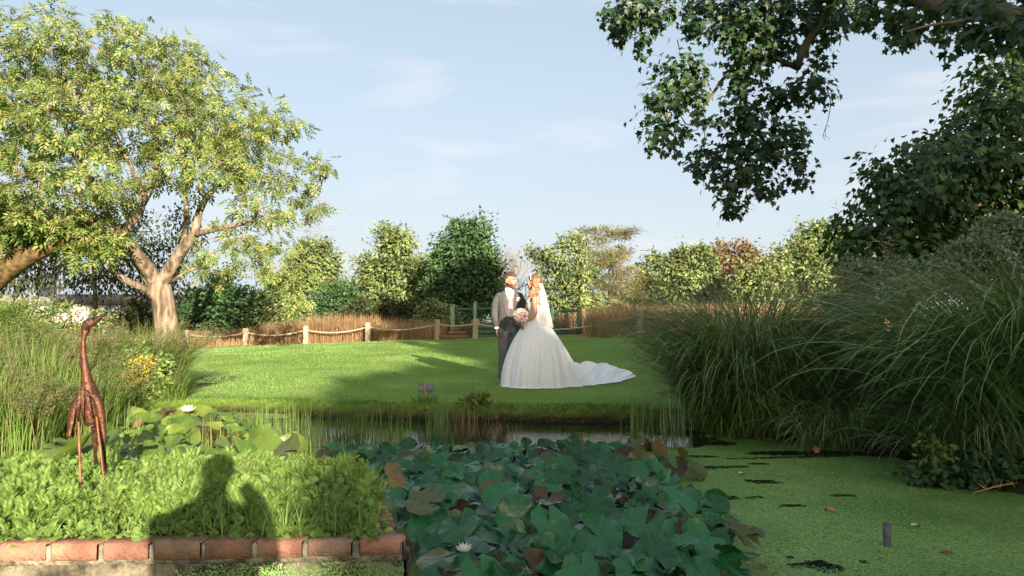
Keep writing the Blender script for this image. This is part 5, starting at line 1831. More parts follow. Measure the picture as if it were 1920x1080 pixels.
tree("dock_weed", "low leafy weed on the far bank right of the little sign", "weed", [(890, 752, 16, 5), (905, 748, 8, 6)], 8.2, BLADE_L, (892, 760), 200, .05, .08, .03, seed=152, trunk_r=1, limbs=False, tpl=(ov, of))

GP = "posts of the rope fence along the back of the lawn"
POSTS = [(349, 650, 31, 27, "leftmost"), (460, 645, 29, 29, "second"), (573, 644, 33, 28, ""), (690, 641, 36, 27, ""), (820, 636, 37, 26, ""), (891, 635, 37, 25.5, ""), (1200, 627, 46, 22, ""), (1437, 620, 42, 22.5, ""), (1662, 612, 42, 23, "")]
PLAB = ["wooden rope fence post beside the walnut trunk's foot", "wooden rope fence post below the dark leafy shrub", "wooden rope fence post below the drooping walnut branch", "wooden rope fence post halfway between walnut and lattice arbour",
        "wooden rope fence post just left of the brown steps", "wooden rope fence post just right of the brown steps", "stout wooden rope fence post right of the bride near the rounded grass", "wooden rope fence post hidden behind the rounded grass clump", "wooden rope fence post hidden behind the wide leaning grass"]
tops = []
for (px, py, hpx, D, _), lab in zip(POSTS, PLAB):
    b0 = P(px, py, D)
    zg = float(ground_z(b0[0], b0[1]))
    h = hpx * D / 1280 + b0[2] - zg
    w = .20
    g = Geo()
    rr = np.random.default_rng(px)
    k_ = 8
    th = np.arange(k_) * 2 * math.pi / k_ + math.pi / 8
    tx = rr.normal(0, .015, 2)
    prof = [(-.15, 1.0), (h * .5, .98), (h - .03, .97), (h, .86)]
    R_ = []
    for z_, s in prof:
        c1 = np.array([b0[0], b0[1]]) + tx * z_
        sq = np.stack([np.sign(np.cos(th)) * np.abs(np.cos(th)) ** .55, np.sign(np.sin(th)) * np.abs(np.sin(th)) ** .55], 1) * w / 2 * s * 1.08
        R_.append(np.column_stack([c1 + sq, np.full(k_, zg + z_)]))
    o = g.add(*rings(np.array(R_))).build("fence_post", WOODP, smooth=False)
    o.location = (0, 0, 0)
    tag(o, lab, "post", GP)
    tops.append(np.array([b0[0] + tx[0] * h, b0[1] + tx[1] * h, zg + h - .17]))
ROPE = solid("pale_rope", (.36, .30, .21), (.5, .43, .32), 40, .9, .1, .4)
GRP = "ropes slung between the fence posts"
spans = [(np.array([tops[0][0] - 2.4, 26, tops[0][2] - .1]), tops[0], "rope end running from the first post behind the walnut trunk")]
RL = ["rope sagging between the first two posts by the walnut", "rope sagging below the drooping walnut branch", "rope hanging in front of the reddest dry grass", "long rope hanging left of the lattice arbour", "short rope across the front of the brown steps", "long rope passing behind the couple", "rope running from the stout post into the rounded grass", "rope crossing the gap between the grass clumps"]
for i in range(len(tops) - 1):
    spans.append((tops[i], tops[i + 1], RL[i]))
for a_, b_, lab in spans:
    t = np.linspace(0, 1, 22)
    L_ = np.linalg.norm(b_ - a_)
    c_ = a_ * (1 - t)[:, None] + b_ * t[:, None]
    c_[:, 2] -= 4 * t * (1 - t) * min(.055 * L_, .38)
    tag(Geo().add(*tube(c_, .026, 6)).build("rope", ROPE), lab, "rope", GRP)

AG = solid("green_painted_wood", (.035, .075, .045), (.06, .11, .065), 6, .6, .3, .2, 25)
AP = solid("sunlit_green_painted_wood", (.13, .2, .11), (.18, .25, .14), 6, .65, .3, .2, 25)  # arbour green in a paler tone, sunlight put into the left posts' colour
AD = 27.0
ab = P(960, 634, AD)
ab[2] = ground_z(ab[0], ab[1])
arb = empty("lattice_arbour", ab, "green painted lattice arbour with low panelled sides behind the couple", "arbour")


def ax_(px):
    return (px - 960) / 1280 * AD


def az_(py):
    return P(960, py, AD)[2]


def apost(px, top, wpx, D_, mat):
    x_ = (px - 960) / 1280 * D_
    zt, zb = P(px, top, D_)[2], P(px, 638, D_)[2] - .1
    g = Geo().add(*box(x_, D_, (zt + zb) / 2, wpx / 1280 * D_, wpx / 1280 * D_, zt - zb, 0, .012))
    g.add(*ellipsoid((x_, D_, zt + .03), (wpx / 1280 * D_ * .55,) * 2 + (.05,), 6, 8))
    g.build("post", mat, arb)


apost(849, 574, 9, AD - .4, AP)
apost(891, 569, 7, AD, AP)
apost(1036, 578, 7, AD, AG)
apost(1062, 580, 6, AD - .2, AG)
apost(1086, 579, 9, AD - .4, AG)


def panel(p0, p1, D0, D1, ytop, ymid, ybot, skirt):
    a_ = np.array([(p0 - 960) / 1280 * D0, D0])
    b_ = np.array([(p1 - 960) / 1280 * D1, D1])
    L_ = np.linalg.norm(b_ - a_)
    ang = math.atan2(*(b_ - a_)[::-1])
    m_ = (a_ + b_) / 2
    z0, z1, z2 = az_(ytop), az_(ymid), az_(ybot)
    fr = Geo()
    fr.add(*box(m_[0], m_[1], z0, L_, .10, .09, ang, .01))
    fr.add(*box(m_[0], m_[1], z1, L_, .08, .08, ang, .01))
    fr.build("rail", AG, arb)
    g = Geo()
    H = z0 - z1
    sp = .17
    dr = (b_ - a_) / L_
    nrm = np.array([-dr[1], dr[0]]) * .012
    for s in (-1, 1):
        k = -int(H / sp) - 1
        while k * sp < L_ + H:
            u0 = k * sp
            pts_ = []
            lo_u, hi_u = u0, u0 + H
            t0, t1 = 0.0, 1.0
            if lo_u < 0:
                t0 = -lo_u / H
            if hi_u > L_:
                t1 = (L_ - lo_u) / H
            if t1 - t0 > .05:
                q = []
                for t in (t0, t1):
                    u = lo_u + H * t
                    uu = u if s > 0 else L_ - u
                    xy = a_ + dr * uu + nrm * s
                    q.append([xy[0], xy[1], z1 + H * t])
                g.add(*tube(np.array(q), .02, 4, True, (1, .35)))
            k += 1
    g.build("lattice", AG, arb, smooth=False)
    if skirt:
        nb = 3
        for i in range(nb):
            h_ = (z1 - .05 - z2) / nb
            Geo().add(*box(m_[0], m_[1] - .02, z2 + h_ * (i + .5), L_ - .02, .04 + .01 * i, h_ - .015, ang, .008)).build("plank", AG, arb)


panel(853, 888, AD - .4, AD, 580, 632, 637, False)
panel(894, 1033, AD, AD, 579, 607, 636, True)
panel(1039, 1060, AD, AD - .2, 583, 612, 634, True)
panel(1065, 1083, AD - .2, AD - .4, 583, 616, 634, True)
SD = 25.9
sb = P(850, 637, SD)
sb[2] = ground_z(sb[0], sb[1])
steps = empty("wooden_steps", sb, "three brown timber steps leading up to the lattice arbour", "steps")
STEPM = solid("brown_stained_timber", (.13, .06, .03), (.22, .11, .06), 5, .75, .2, .3, 20, stretch=(.3, 1, 1))
for p0, p1, y0, y1, dd in ((820, 880, 628, 638, 0), (838, 875, 621, 628, .3), (847, 862, 614, 621, .6)):
    zt, zb = P(850, y0, SD)[2], P(850, y1, SD)[2]
    d_ = SD + dd
    Geo().add(*box((((p0 + p1) / 2) - 960) / 1280 * SD, d_ + .2, (zt + zb) / 2, (p1 - p0) / 1280 * SD, .4, zt - zb - .004, 0, .012)).build("step", STEPM, steps)
# wrought crook behind the couple
CD = 22.0
cb = P(986, 640, CD)
cb[2] = ground_z(cb[0], cb[1]) - .1
g = Geo()
c_ = spline([cb, P(986, 600, CD), P(986, 560, CD), P(986, 540, CD), P(985, 534, CD), P(982, 531, CD), P(979.5, 533, CD), P(980, 536, CD)], 26)
g.add(*tube(c_, .011, 6))
c_ = spline([P(986, 535, CD), P(980, 537, CD), P(974, 540, CD), P(968, 542.5, CD), P(962, 543, CD)], 12)
g.add(*tube(c_, np.linspace(.014, .008, 12), 6))
tag(g.build("iron_crook", solid("black_iron", (.012, .012, .014), None, 5, .5)), "black wrought iron garden crook seen between the couple's faces", "crook")

# ------------------------------------------------------------------ low building and posts at the left
BDp = 44.0
bb = P(150, 625, BDp)
bb[2] = ground_z(bb[0], bb[1])
house = empty("low_building", bb, "long low flat roofed building behind the walnut tree", "building")
PALEW = solid("pale_render", (.36, .37, .38), (.46, .47, .48), 3, .9)
ROOFM = solid("grey_roof_felt", (.10, .10, .105), (.17, .17, .17), 3, .9)
x0, x1 = (-120 - 960) / 1280 * BDp, (352 - 960) / 1280 * BDp
zt, zm, zb = P(0, 552, BDp)[2], P(0, 571, BDp)[2], bb[2] - .3
Geo().add(*box((x0 + x1) / 2, BDp + 3, (zm + zb) / 2, x1 - x0 - .6, 6, zm - zb, 0, .02)).build("wall", PALEW, house)
Geo().add(*box((x0 + x1) / 2, BDp + 3, (zt + zm) / 2 + .002, x1 - x0, 6.6, zt - zm, 0, .03)).build("roof", ROOFM, house)
GLASS = solid("dark_glass", (.02, .025, .03), (.05, .06, .07), 2, .1, .6)
FRAME = solid("white_frame", (.6, .6, .6), None, 3, .6)
for px in (215, 262, 312):
    xw = (px - 960) / 1280 * BDp
    f_ = Geo().add(*box(xw, BDp - .01, (zm + zb) / 2 + .35, 1.15, .06, .62, 0, .01)).build("window", FRAME, house)
    pane_ = Geo().add(*box(xw, BDp - .05, (zm + zb) / 2 + .35, 1.0, .03, .48, 0, .004))
    po = pane_.build("pane", GLASS)
    po.parent = f_
    po.matrix_parent_inverse = f_.matrix_basis.inverted()
    po.location = -Vector(house.location)
TDp = 40.0
tb = P(85, 620, TDp)
tb[2] = ground_z(tb[0], tb[1])
tow = empty("post_frame", tb, "two tall pale posts with a grey tank between them at the left", "tank stand")
for px, w in ((68, 6.5), (100, 7)):
    zt = P(px, 452, TDp)[2]
    xw = (px - 960) / 1280 * TDp
    Geo().add(*box(xw, TDp, (zt + tb[2]) / 2, w / 1280 * TDp, .2, zt - tb[2], 0, .02)).build("post", solid("pale_post", (.3, .27, .25), (.4, .37, .34), 4, .9) if px == 68 else bpy.data.materials["pale_post"], tow)
zt, zb = P(0, 529, TDp)[2], P(0, 556, TDp)[2]
Geo().add(*tube(np.array([[(84.5 - 960) / 1280 * TDp, TDp + .1, zb], [(84.5 - 960) / 1280 * TDp, TDp + .1, zt]]), .39, 18)).build("tank", solid("blue_grey_tank", (.09, .12, .15), (.13, .16, .19), 3, .6), tow)
# ------------------------------------------------------------------ people
SKIN = solid("fair_skin", (.36, .185, .13), (.42, .225, .16), 6, .5, .35)
SKIN2 = solid("tanned_skin", (.37, .185, .12), (.43, .225, .15), 6, .5, .35)
SUIT = solid("grey_wool", (.062, .062, .066), (.075, .075, .079), 60, .9, .15, .1, 180)
TROU = solid("darker_grey_wool", (.12, .12, .125), (.14, .14, .145), 60, .9, .15, .1, 180)
VEST = solid("warm_grey_wool", (.085, .082, .08), (.11, .105, .10), 60, .9, .15)
SHIRT = solid("white_cotton", (.74, .73, .73), (.8, .79, .79), 10, .8, .2)
TIE = solid("pink_satin", (.42, .15, .18), (.52, .22, .25), 30, .4, .5)
HAIRB = solid("brown_hair", (.04, .021, .013), (.095, .052, .03), 30, .6, .3, .6, 90, stretch=(1, 1, .25))
BEARD = solid("ginger_brown_beard", (.065, .032, .019), (.12, .062, .037), 60, .8, .15, .6, 120)
BLONDE = solid("blonde_hair", (.13, .07, .035), (.30, .19, .10), 14, .5, .4, .5, 60, stretch=(2.2, 2.2, .3))
DARKB = solid("dark_blonde_hair", (.075, .038, .02), (.15, .08, .042), 20, .5, .4, .5, 60)
EYEW = solid("eye_white", (.7, .68, .66), None, 3, .3)
IRIS = solid("dark_eye", (.02, .015, .012), None, 3, .2, .6)
LIPS = solid("lips", (.42, .16, .13), None, 3, .45)
SHOE = solid("brown_leather", (.06, .03, .018), (.1, .05, .03), 10, .35, .5)


def cloth_mat(name, c1, transl, alpha=0.0, bump=.25):
    m, N, Lk, out = nt(name)
    t = N.new("ShaderNodeTexCoord")
    n = N.new("ShaderNodeTexNoise")
    n.inputs["Scale"].default_value = 30
    n.inputs["Detail"].default_value = 5
    Lk.new(t.outputs["Object"], n.inputs["Vector"])
    r = ramp_node(N, [(.35, c1[0] * .93, c1[1] * .93, c1[2] * .93), (.65, *c1)])
    Lk.new(n.outputs["Fac"], r.inputs[0])
    d = N.new("ShaderNodeBsdfPrincipled")
    d.inputs["Roughness"].default_value = .75
    d.inputs["Specular IOR Level"].default_value = .25
    d.inputs["Sheen Weight"].default_value = .25
    Lk.new(r.outputs[0], d.inputs["Base Color"])
    bp = N.new("ShaderNodeBump")
    bp.inputs["Strength"].default_value = bump
    bp.inputs["Distance"].default_value = .01
    Lk.new(n.outputs["Fac"], bp.inputs["Height"])
    Lk.new(bp.outputs[0], d.inputs["Normal"])
    tr = N.new("ShaderNodeBsdfTranslucent")
    Lk.new(r.outputs[0], tr.inputs["Color"])
    mx = N.new("ShaderNodeMixShader")
    mx.inputs[0].default_value = transl
    Lk.new(d.outputs[0], mx.inputs[1])
    Lk.new(tr.outputs[0], mx.inputs[2])
    last = mx
    if alpha > 0:
        tp_ = N.new("ShaderNodeBsdfTransparent")
        m2 = N.new("ShaderNodeMixShader")
        m2.inputs[0].default_value = alpha
        Lk.new(mx.outputs[0], m2.inputs[1])
        Lk.new(tp_.outputs[0], m2.inputs[2])
        last = m2
    Lk.new(last.outputs[0], out.inputs[0])
    return m


TULLE = cloth_mat("white_tulle", (.86, .86, .87), .12)
LACE = cloth_mat("ivory_lace", (.78, .77, .76), .05, bump=.9)
VEIL = cloth_mat("sheer_veil", (.82, .82, .82), .45, .42, .1)


def fuse(parts, voxel, mat, smooth=4):
    """One continuous skin grown over overlapping closed pieces."""
    g = Geo()
    for V, F in parts:
        g.add(V, F)
    me = g.mesh("fuse", mat)
    o = bpy.data.objects.new("fuse", me)
    COL.objects.link(o)
    r = o.modifiers.new("r", "REMESH")
    r.mode = "VOXEL"
    r.voxel_size = voxel
    r.use_smooth_shade = True
    s = o.modifiers.new("s", "SMOOTH")
    s.factor = .5
    s.iterations = smooth
    dg = bpy.context.evaluated_depsgraph_get()
    e = bpy.data.meshes.new_from_object(o.evaluated_get(dg))
    n = len(e.vertices)
    V = np.zeros(n * 3, np.float32)
    e.vertices.foreach_get("co", V)
    F = np.zeros(len(e.loops), np.int32)
    e.loops.foreach_get("vertex_index", F)
    quads = all(p.loop_total == 4 for p in e.polygons)
    if quads:
        Fs = [F.reshape(-1, 4)]
    else:
        Fs = [np.array([list(p.vertices)]) for p in e.polygons]
    bpy.data.objects.remove(o)
    bpy.data.meshes.remove(me)
    bpy.data.meshes.remove(e)
    return V.reshape(-1, 3).astype(float), Fs


def rotz(a):
    return np.array([[math.cos(a), -math.sin(a), 0], [math.sin(a), math.cos(a), 0], [0, 0, 1.0]])


def rotx(a):
    return np.array([[1.0, 0, 0], [0, math.cos(a), -math.sin(a)], [0, math.sin(a), math.cos(a)]])


def ell_rings(spec, k=28):
    """spec rows: z, rx, ry, cx, cy"""
    th = np.arange(k) * 2 * math.pi / k
    return rings(np.array([np.stack([cx + rx * np.cos(th), cy + ry * np.sin(th), np.full(k, z)], 1) for z, rx, ry, cx, cy in spec]))


def head_parts(sc=1.0, slim=1.0):
    s = np.array([slim, 1, 1]) * sc
    L = [ellipsoid((0, .018, .032), (.074, .095, .084), 14, 20), ellipsoid((0, -.022, -.035), (.060, .066, .072), 12, 16), ellipsoid((0, -.066, -.092), (.024, .02, .02), 8, 10),
         ellipsoid((0, -.05, .02), (.064, .04, .05), 10, 14),
         tube(np.array([(0, -.084, .022), (0, -.097, .0), (0, -.108, -.022), (0, -.094, -.034)]), [.008, .010, .014, .010], 8),
         ellipsoid((-.011, -.092, -.028), (.009, .011, .008), 6, 8), ellipsoid((.011, -.092, -.028), (.009, .011, .008), 6, 8),
         ellipsoid((0, -.08, .034), (.05, .014, .010), 8, 12),
         ellipsoid((.04, -.06, -.012), (.022, .022, .02), 8, 10), ellipsoid((-.04, -.06, -.012), (.022, .022, .02), 8, 10)]
    for sx in (-1, 1):
        L.append(ellipsoid((sx * .077, .012, .0), (.010, .021, .032), 8, 10, rotz(sx * .3)))
    return [(V * s, F) for V, F in L]


def lip_parts(sc):
    return [(V * sc, F) for V, F in (ellipsoid((0, -.085, -.054), (.023, .010, .006), 6, 12), ellipsoid((0, -.084, -.063), (.020, .010, .007), 6, 12))]


def hand_parts(wrist, dirv, palm_n, thumb_side, curl=.5, sc=1.0):
    """Palm, four unequal fingers bent in two joints, thumb off the side of the palm."""
    d = unit(np.asarray(dirv, float))
    n = np.asarray(palm_n, float)
    n = unit(n - d * n.dot(d))
    s = np.cross(d, n) * thumb_side
    w = np.asarray(wrist, float)
    L = [tube(np.array([w - d * .02, w + d * .02 * sc, w + d * .06 * sc, w + d * .092 * sc]), np.array([.026, .034, .040, .036]) * sc, 10, True, (1, .42) if abs(np.cross(np.array([0, 0, 1.0]), d).dot(s)) > .3 else (.42, 1))]
    for i, (off, ln) in enumerate(((.030, .072), (.010, .082), (-.010, .077), (-.029, .060))):
        a = w + d * .085 * sc + s * off * sc
        p = [a - d * .025 * sc]
        dd = d
        q = a
        for j, fr in enumerate((.45, .32, .23)):
            ang = curl * (.55 + .45 * j)
            dd = unit(dd * math.cos(ang) + n * math.sin(ang))
            p.append(q)
            q = q + dd * ln * fr * sc
        p.append(q)
        L.append(tube(np.array(p), np.array([.0088, .0092, .0086, .008, .0064]) * sc, 8))
    a = w + d * .03 * sc + s * .032 * sc
    td = unit(d * .7 + s * .55 + n * .45)
    L.append(tube(np.array([a - s * .02 * sc, a + td * .03 * sc, a + td * .055 * sc + n * .004, a + unit(td + d * .3) * .08 * sc]), np.array([.013, .0115, .0105, .0075]) * sc, 8))
    return L


class Person:
    def __init__(self, loc, rz, label, group="bride and groom standing on the lawn"):
        self.o = empty("person", loc, label, "person", group)
        self.R, self.loc = rotz(rz), np.asarray(loc, float)

    def w(self, V):
        return np.asarray(V) @ self.R.T + self.loc

    def part(self, name, geos, mat, smooth=True, parent=None):
        g = Geo()
        for V, F in geos:
            g.add(self.w(V), F)
        if parent is not None:
            ob = g.build(name, mat, None, smooth)
            ob.parent = parent
            ob.location = -self.o.location
            return ob
        return g.build(name, mat, self.o, smooth)


def at_head(parts, R, c):
    return [(V @ R.T + np.asarray(c), F) for V, F in parts]


# ---- groom
gl = np.array([-.045, 10.95, 0])
gl[2] = float(ground_z(gl[0], gl[1]))
gr = Person(gl, math.radians(10), "bearded groom in a grey three piece suit with pink tie, standing beside the bride")
HS = 1.12
hR = rotz(math.radians(42)) @ rotx(math.radians(4))
hC = np.array([.01, -.03, 1.628])
body = at_head(head_parts(HS), hR, hC)
body += [ell_rings([(.84, .155, .105, 0, 0), (1.0, .138, .098, 0, 0), (1.15, .145, .10, 0, 0), (1.3, .17, .11, 0, 0), (1.4, .165, .095, 0, .005), (1.455, .10, .07, 0, .005)]),
         tube(np.array([(0, .01, 1.40), (0, .005, 1.50), (.005, -.01, 1.58)]), [.068, .062, .060], 14)]
armR = np.array([(-.165, .0, 1.40), (-.215, .01, 1.28), (-.235, .02, 1.12), (-.228, -.01, 1.0), (-.212, -.035, .885)])
armL = np.array([(.165, .0, 1.40), (.215, .01, 1.28), (.25, .03, 1.13), (.25, -.03, 1.05), (.22, -.13, .99)])
for A in (armR, armL):
    body.append(tube(A, [.055, .05, .043, .042, .030], 12))
for sx in (-1, 1):
    body.append(tube(np.array([(sx * .09, 0, .92), (sx * .095, -.01, .7), (sx * .092, -.012, .49), (sx * .097, .02, .3), (sx * .10, .03, .08)]), [.088, .08, .058, .056, .04], 12))
    body.append(tube(np.array([(sx * .10, .05, .035), (sx * .105, -.05, .035), (sx * .11, -.15, .028)]), [.035, .036, .022], 8))
body += hand_parts(armR[-1], (.05, -.10, -1), (1, -.2, 0), -1, .38, 1.0)
body += hand_parts(armL[-1], (-.4, -.8, -.2), (-.6, .6, -.3), 1, .5, 1.0)
gr.part("body", [fuse(body, .0062, SKIN)], SKIN)
lips = gr.part("lips", at_head(lip_parts(HS), hR, hC), LIPS)
ey, ir, br = [], [], []
for sx in (-1, 1):
    ey.append(ellipsoid((sx * .031, -.083, .012), (.0125, .008, .0075), 8, 10))
    ir.append(ellipsoid((sx * .031 + .003, -.0895, .012), (.0052, .003, .0056), 6, 8))
    br.append(tube(np.array([(sx * .016, -.093, .030), (sx * .032, -.091, .035), (sx * .05, -.078, .031)]), [.003, .004, .0025], 5))
sc_ = lambda L: [(V * HS, F) for V, F in L]
gr.part("eyes", at_head(sc_(ey), hR, hC), EYEW)
gr.part("irises", at_head(sc_(ir), hR, hC), IRIS)
gr.part("eyebrows", at_head(sc_(br), hR, hC), HAIRB)
# hair: close cropped sides, fuller top; beard along the jaw
rng = np.random.default_rng(201)


def shell(c, r, keep, n=26, jit=.0):
    V, F = ellipsoid(c, r, n, n + 10)
    V = V + rng.normal(0, jit, V.shape)
    k = keep(V)
    return V, [f[k[f].all(1)] for f in F]


hair = [shell((0, .018, .036), (.0795, .101, .0885), lambda V: (V[:, 2] > .055 - .65 * (V[:, 1] + .04)) & ~((np.abs(V[:, 0]) > .066) & (V[:, 2] < .01) & (V[:, 1] < .02)) & ((V[:, 1] > -.02) | (V[:, 2] > .072)), 34, .0016),
        shell((0, -.005, .075), (.066, .088, .058), lambda V: V[:, 2] > .07, 22, .0025)]
gr.part("hair", at_head(sc_(hair), hR, hC), HAIRB)
beard = [shell((0, -.021, -.035), (.0622, .0680, .0735), lambda V: (V[:, 2] < -.030 + .35 * np.maximum(0, V[:, 1] + .03)) & (V[:, 1] < .028) & ~((np.abs(V[:, 0]) < .020) & (V[:, 2] > -.066) & (V[:, 2] < -.050) & (V[:, 1] < -.05)) & ~((np.abs(V[:, 0]) < .034) & (V[:, 2] > -.04) & (V[:, 1] < -.05)), 44, .0014),
         ellipsoid((0, -.066, -.093), (.027, .022, .022), 10, 12), tube(np.array([(-.026, -.084, -.05), (0, -.093, -.042), (.026, -.084, -.05)]), [.004, .0055, .004], 6)]
gr.part("beard", at_head(sc_(beard), hR, hC), BEARD)

JZ = np.array([.74, .82, .95, 1.08, 1.2, 1.3, 1.38, 1.43, 1.465, 1.485])
JX = np.array([.205, .20, .182, .18, .192, .204, .208, .185, .135, .10])
JY = np.array([.15, .146, .135, .134, .140, .144, .134, .115, .095, .082])
JW = np.array([.125, .105, .078, .062, .062, .070, .078, .08, .077, .070])


def suit_shell(Z, RX, RY, W, th=.012, k=40, cx=0, wr=.004):
    R_ = []
    for z, rx, ry, wd in zip(Z, RX, RY, W):
        d = math.asin(min(.95, max(wd, .001) / rx))
        ph = np.linspace(d, 2 * math.pi - d, k)
        rip = 1 + wr * 3 * np.sin(5 * ph + 9 * z) + wr * 2 * np.sin(11 * ph - 17 * z)
        o_ = np.stack([cx + rx * np.sin(ph) * rip, -ry * np.cos(ph) * rip, np.full(k, z)], 1)
        i_ = np.stack([cx + (rx - th) * np.sin(ph), -(ry - th) * np.cos(ph), np.full(k, z + (.0))], 1)
        R_.append(np.concatenate([o_, i_[::-1]]))
    return rings(np.array(R_))


zz = np.linspace(.74, 1.485, 24)
iz = lambda A, Z0=JZ: np.interp(zz, Z0, A)
jk = [suit_shell(zz, iz(JX), iz(JY), iz(JW))]


def sleeve(A, r, n=26):
    c_ = spline(A, n)
    rr_ = np.interp(np.linspace(0, 1, n), np.linspace(0, 1, len(r)), r)
    rr_ = rr_ * (1 + .035 * np.sin(np.arange(n) * 1.9) + .025 * np.sin(np.arange(n) * 3.1))
    return tube(c_, rr_, 14)


jk.append(sleeve(armR + np.array([0, 0, 0]) + np.array([[.02, 0, .015], [0, 0, 0], [0, 0, 0], [0, 0, 0], [0, 0, .015]]), [.070, .069, .060, .056, .050, .046]))
jk.append(sleeve(armL + np.array([[-.02, 0, .015], [0, 0, 0], [0, 0, 0], [0, 0, 0], [0, 0, .0]]), [.070, .069, .060, .056, .050, .046]))
for sx in (-1, 1):
    jk.append(ellipsoid((sx * .155, .0, 1.405), (.070, .078, .052), 10, 16))
jacket = gr.part("jacket", jk, SUIT)


def on_front(x, z, off=0.0, fx=1.0):
    rx, ry = np.interp(z, JZ, JX), np.interp(z, JZ, JY)
    return np.array([x, -ry * math.sqrt(max(0.02, 1 - (x / rx) ** 2)) * fx - off, z])


lap = []
for sx in (-1, 1):
    zl = np.linspace(1.02, 1.475, 16)
    lw = np.interp(zl, [1.02, 1.15, 1.30, 1.345, 1.35, 1.42, 1.475], [.004, .034, .062, .07, .05, .05, .03])
    e0 = np.array([on_front(sx * np.interp(z, JZ, JW), z, .006) for z in zl])
    e1 = np.array([on_front(sx * (np.interp(z, JZ, JW) + w_), z, .011) for z, w_ in zip(zl, lw)])
    bk = np.array([0, .008, 0])
    lap.append(rings(np.stack([e0, (e0 + e1) / 2 - np.array([0, .005, 0]), e1, e1 + bk, e0 + bk], 1)))
lo = gr.part("lapels", lap, SUIT, False)
pk = []
for sx in (-1, 1):
    c_ = np.array([on_front(sx * x_, .915 + .004 * (x_ - .1), .003) for x_ in np.linspace(.095, .165, 5)])
    pk.append(tube(c_, .011, 6, True, (.35, 1)))
gr.part("pocket_flaps", pk, SUIT)
gr.part("waistcoat", [suit_shell(np.linspace(.9, 1.43, 18), np.interp(np.linspace(.9, 1.43, 18), JZ, JX) - .02, np.interp(np.linspace(.9, 1.43, 18), JZ, JY) - .014, np.interp(np.linspace(.9, 1.43, 18), [.9, .96, 1.0, 1.235, 1.43], [.03, .012, .001, .001, .062]), .01, 40, 0, .001)], VEST)
bt = [ellipsoid(on_front(0, z, -.008), (.006, .004, .006), 6, 8) for z in (1.02, 1.08, 1.14, 1.2)]
gr.part("buttons", bt, TROU)
shirt = [ell_rings([(.93, .15, .112, 0, 0), (1.1, .15, .112, 0, 0), (1.25, .165, .116, 0, 0), (1.38, .165, .108, 0, 0), (1.44, .11, .086, 0, 0), (1.475, .074, .076, 0, 0), (1.525, .070, .072, 0, -.004)])]
for sx in (-1, 1):
    p0 = [np.array(v) for v in ((sx * .004, -.080, 1.482), (sx * .052, -.062, 1.522), (sx * .072, -.03, 1.522), (sx * .062, -.086, 1.445))]
    q = np.array(p0)
    shirt.append(rings(np.stack([q, q + np.array([0, .006, -.002])], 0)))
cuff = tube(np.array([armR[-1] + (0, 0, .02), armR[-1] + (0, 0, -.012)]), [.037, .038], 12)
gr.part("shirt", shirt + [cuff], SHIRT)
tz = np.linspace(1.19, 1.445, 10)
tw = np.interp(tz, [1.19, 1.3, 1.445], [.034, .028, .014])
tie = np.stack([np.array([on_front(s * w_, z, -.006 + .004 * (1 - abs(s))) for z, w_ in zip(tz, tw)]) for s in (-1, 0, 1)] + [np.array([on_front(s * w_, z, -.018) for z, w_ in zip(tz, tw)]) for s in (1, -1)], 1)
tie[:, :, 1] -= np.interp(tz, [1.19, 1.445], [.0, .0])[:, None]
gr.part("tie", [rings(tie), ellipsoid((0, -.095, 1.457), (.022, .016, .021), 8, 12)], TIE, False)
pet, stm = [], []
bc = on_front(.125, 1.345, .028)
for i in range(9):
    o_ = rdirs(rng, 1)[0] * np.array([.024, .014, .026])
    pet.append(ellipsoid(bc + o_, (.017, .012, .017), 6, 8, rotz(i)))
gr.part("boutonniere", pet, solid("blush_petals", (.66, .40, .42), (.75, .6, .58), 40, .6))
tr = [ell_rings([(.80, .168, .12, 0, 0), (.9, .168, .122, 0, 0), (.99, .152, .112, 0, 0)])]
for sx in (-1, 1):
    c_ = np.array([(sx * .088, 0, .86), (sx * .092, -.012, .7), (sx * .092, -.018, .49), (sx * .098, .015, .3), (sx * .10, .02, .07)])
    c_ = spline(c_, 30)
    r_ = np.interp(np.linspace(0, 1, 30), [0, .25, .5, .75, 1], [.105, .096, .083, .078, .082]) * (1 + .025 * np.sin(np.arange(30) * 1.7) * np.linspace(.3, 1, 30))
    tr.append(tube(c_, r_, 16))
gr.part("trousers", [fuse(tr, .013, TROU, 2)], TROU)
sh = []
for sx in (-1, 1):
    sh.append(tube(np.array([(sx * .10, .075, .045), (sx * .10, .0, .052), (sx * .107, -.09, .042), (sx * .112, -.165, .03), (sx * .114, -.195, .022)]), [.034, .042, .043, .034, .014], 12))
gr.part("shoes", sh, SHOE)

# ---- bride
bl = np.array([.365, 10.5, 0])
bl[2] = float(ground_z(bl[0], bl[1]))
bd = Person(bl, math.radians(-101), "bride in a white tulle gown with long train and veil, holding the bouquet")
HB = 1.06
hR = rotz(math.radians(-12)) @ rotx(math.radians(3))
hC = np.array([0, -.035, 1.585])
body = at_head(head_parts(HB, .93), hR, hC)
body += [ell_rings([(.80, .165, .13, 0, 0), (.92, .15, .115, 0, 0), (1.02, .112, .088, 0, 0), (1.12, .118, .092, 0, 0), (1.22, .138, .108, 0, -.008), (1.3, .15, .095, 0, 0), (1.355, .14, .075, 0, .008), (1.395, .075, .055, 0, .01)]),
         tube(np.array([(0, .015, 1.36), (0, .005, 1.44), (0, -.01, 1.53)]), [.052, .046, .048], 12),
         ellipsoid((.062, -.085, 1.215), (.055, .05, .055), 8, 12), ellipsoid((-.062, -.085, 1.215), (.055, .05, .055), 8, 12)]
armL = np.array([(.15, .005, 1.352), (.182, .012, 1.23), (.192, .02, 1.10), (.165, -.08, 1.03), (.115, -.205, .985)])
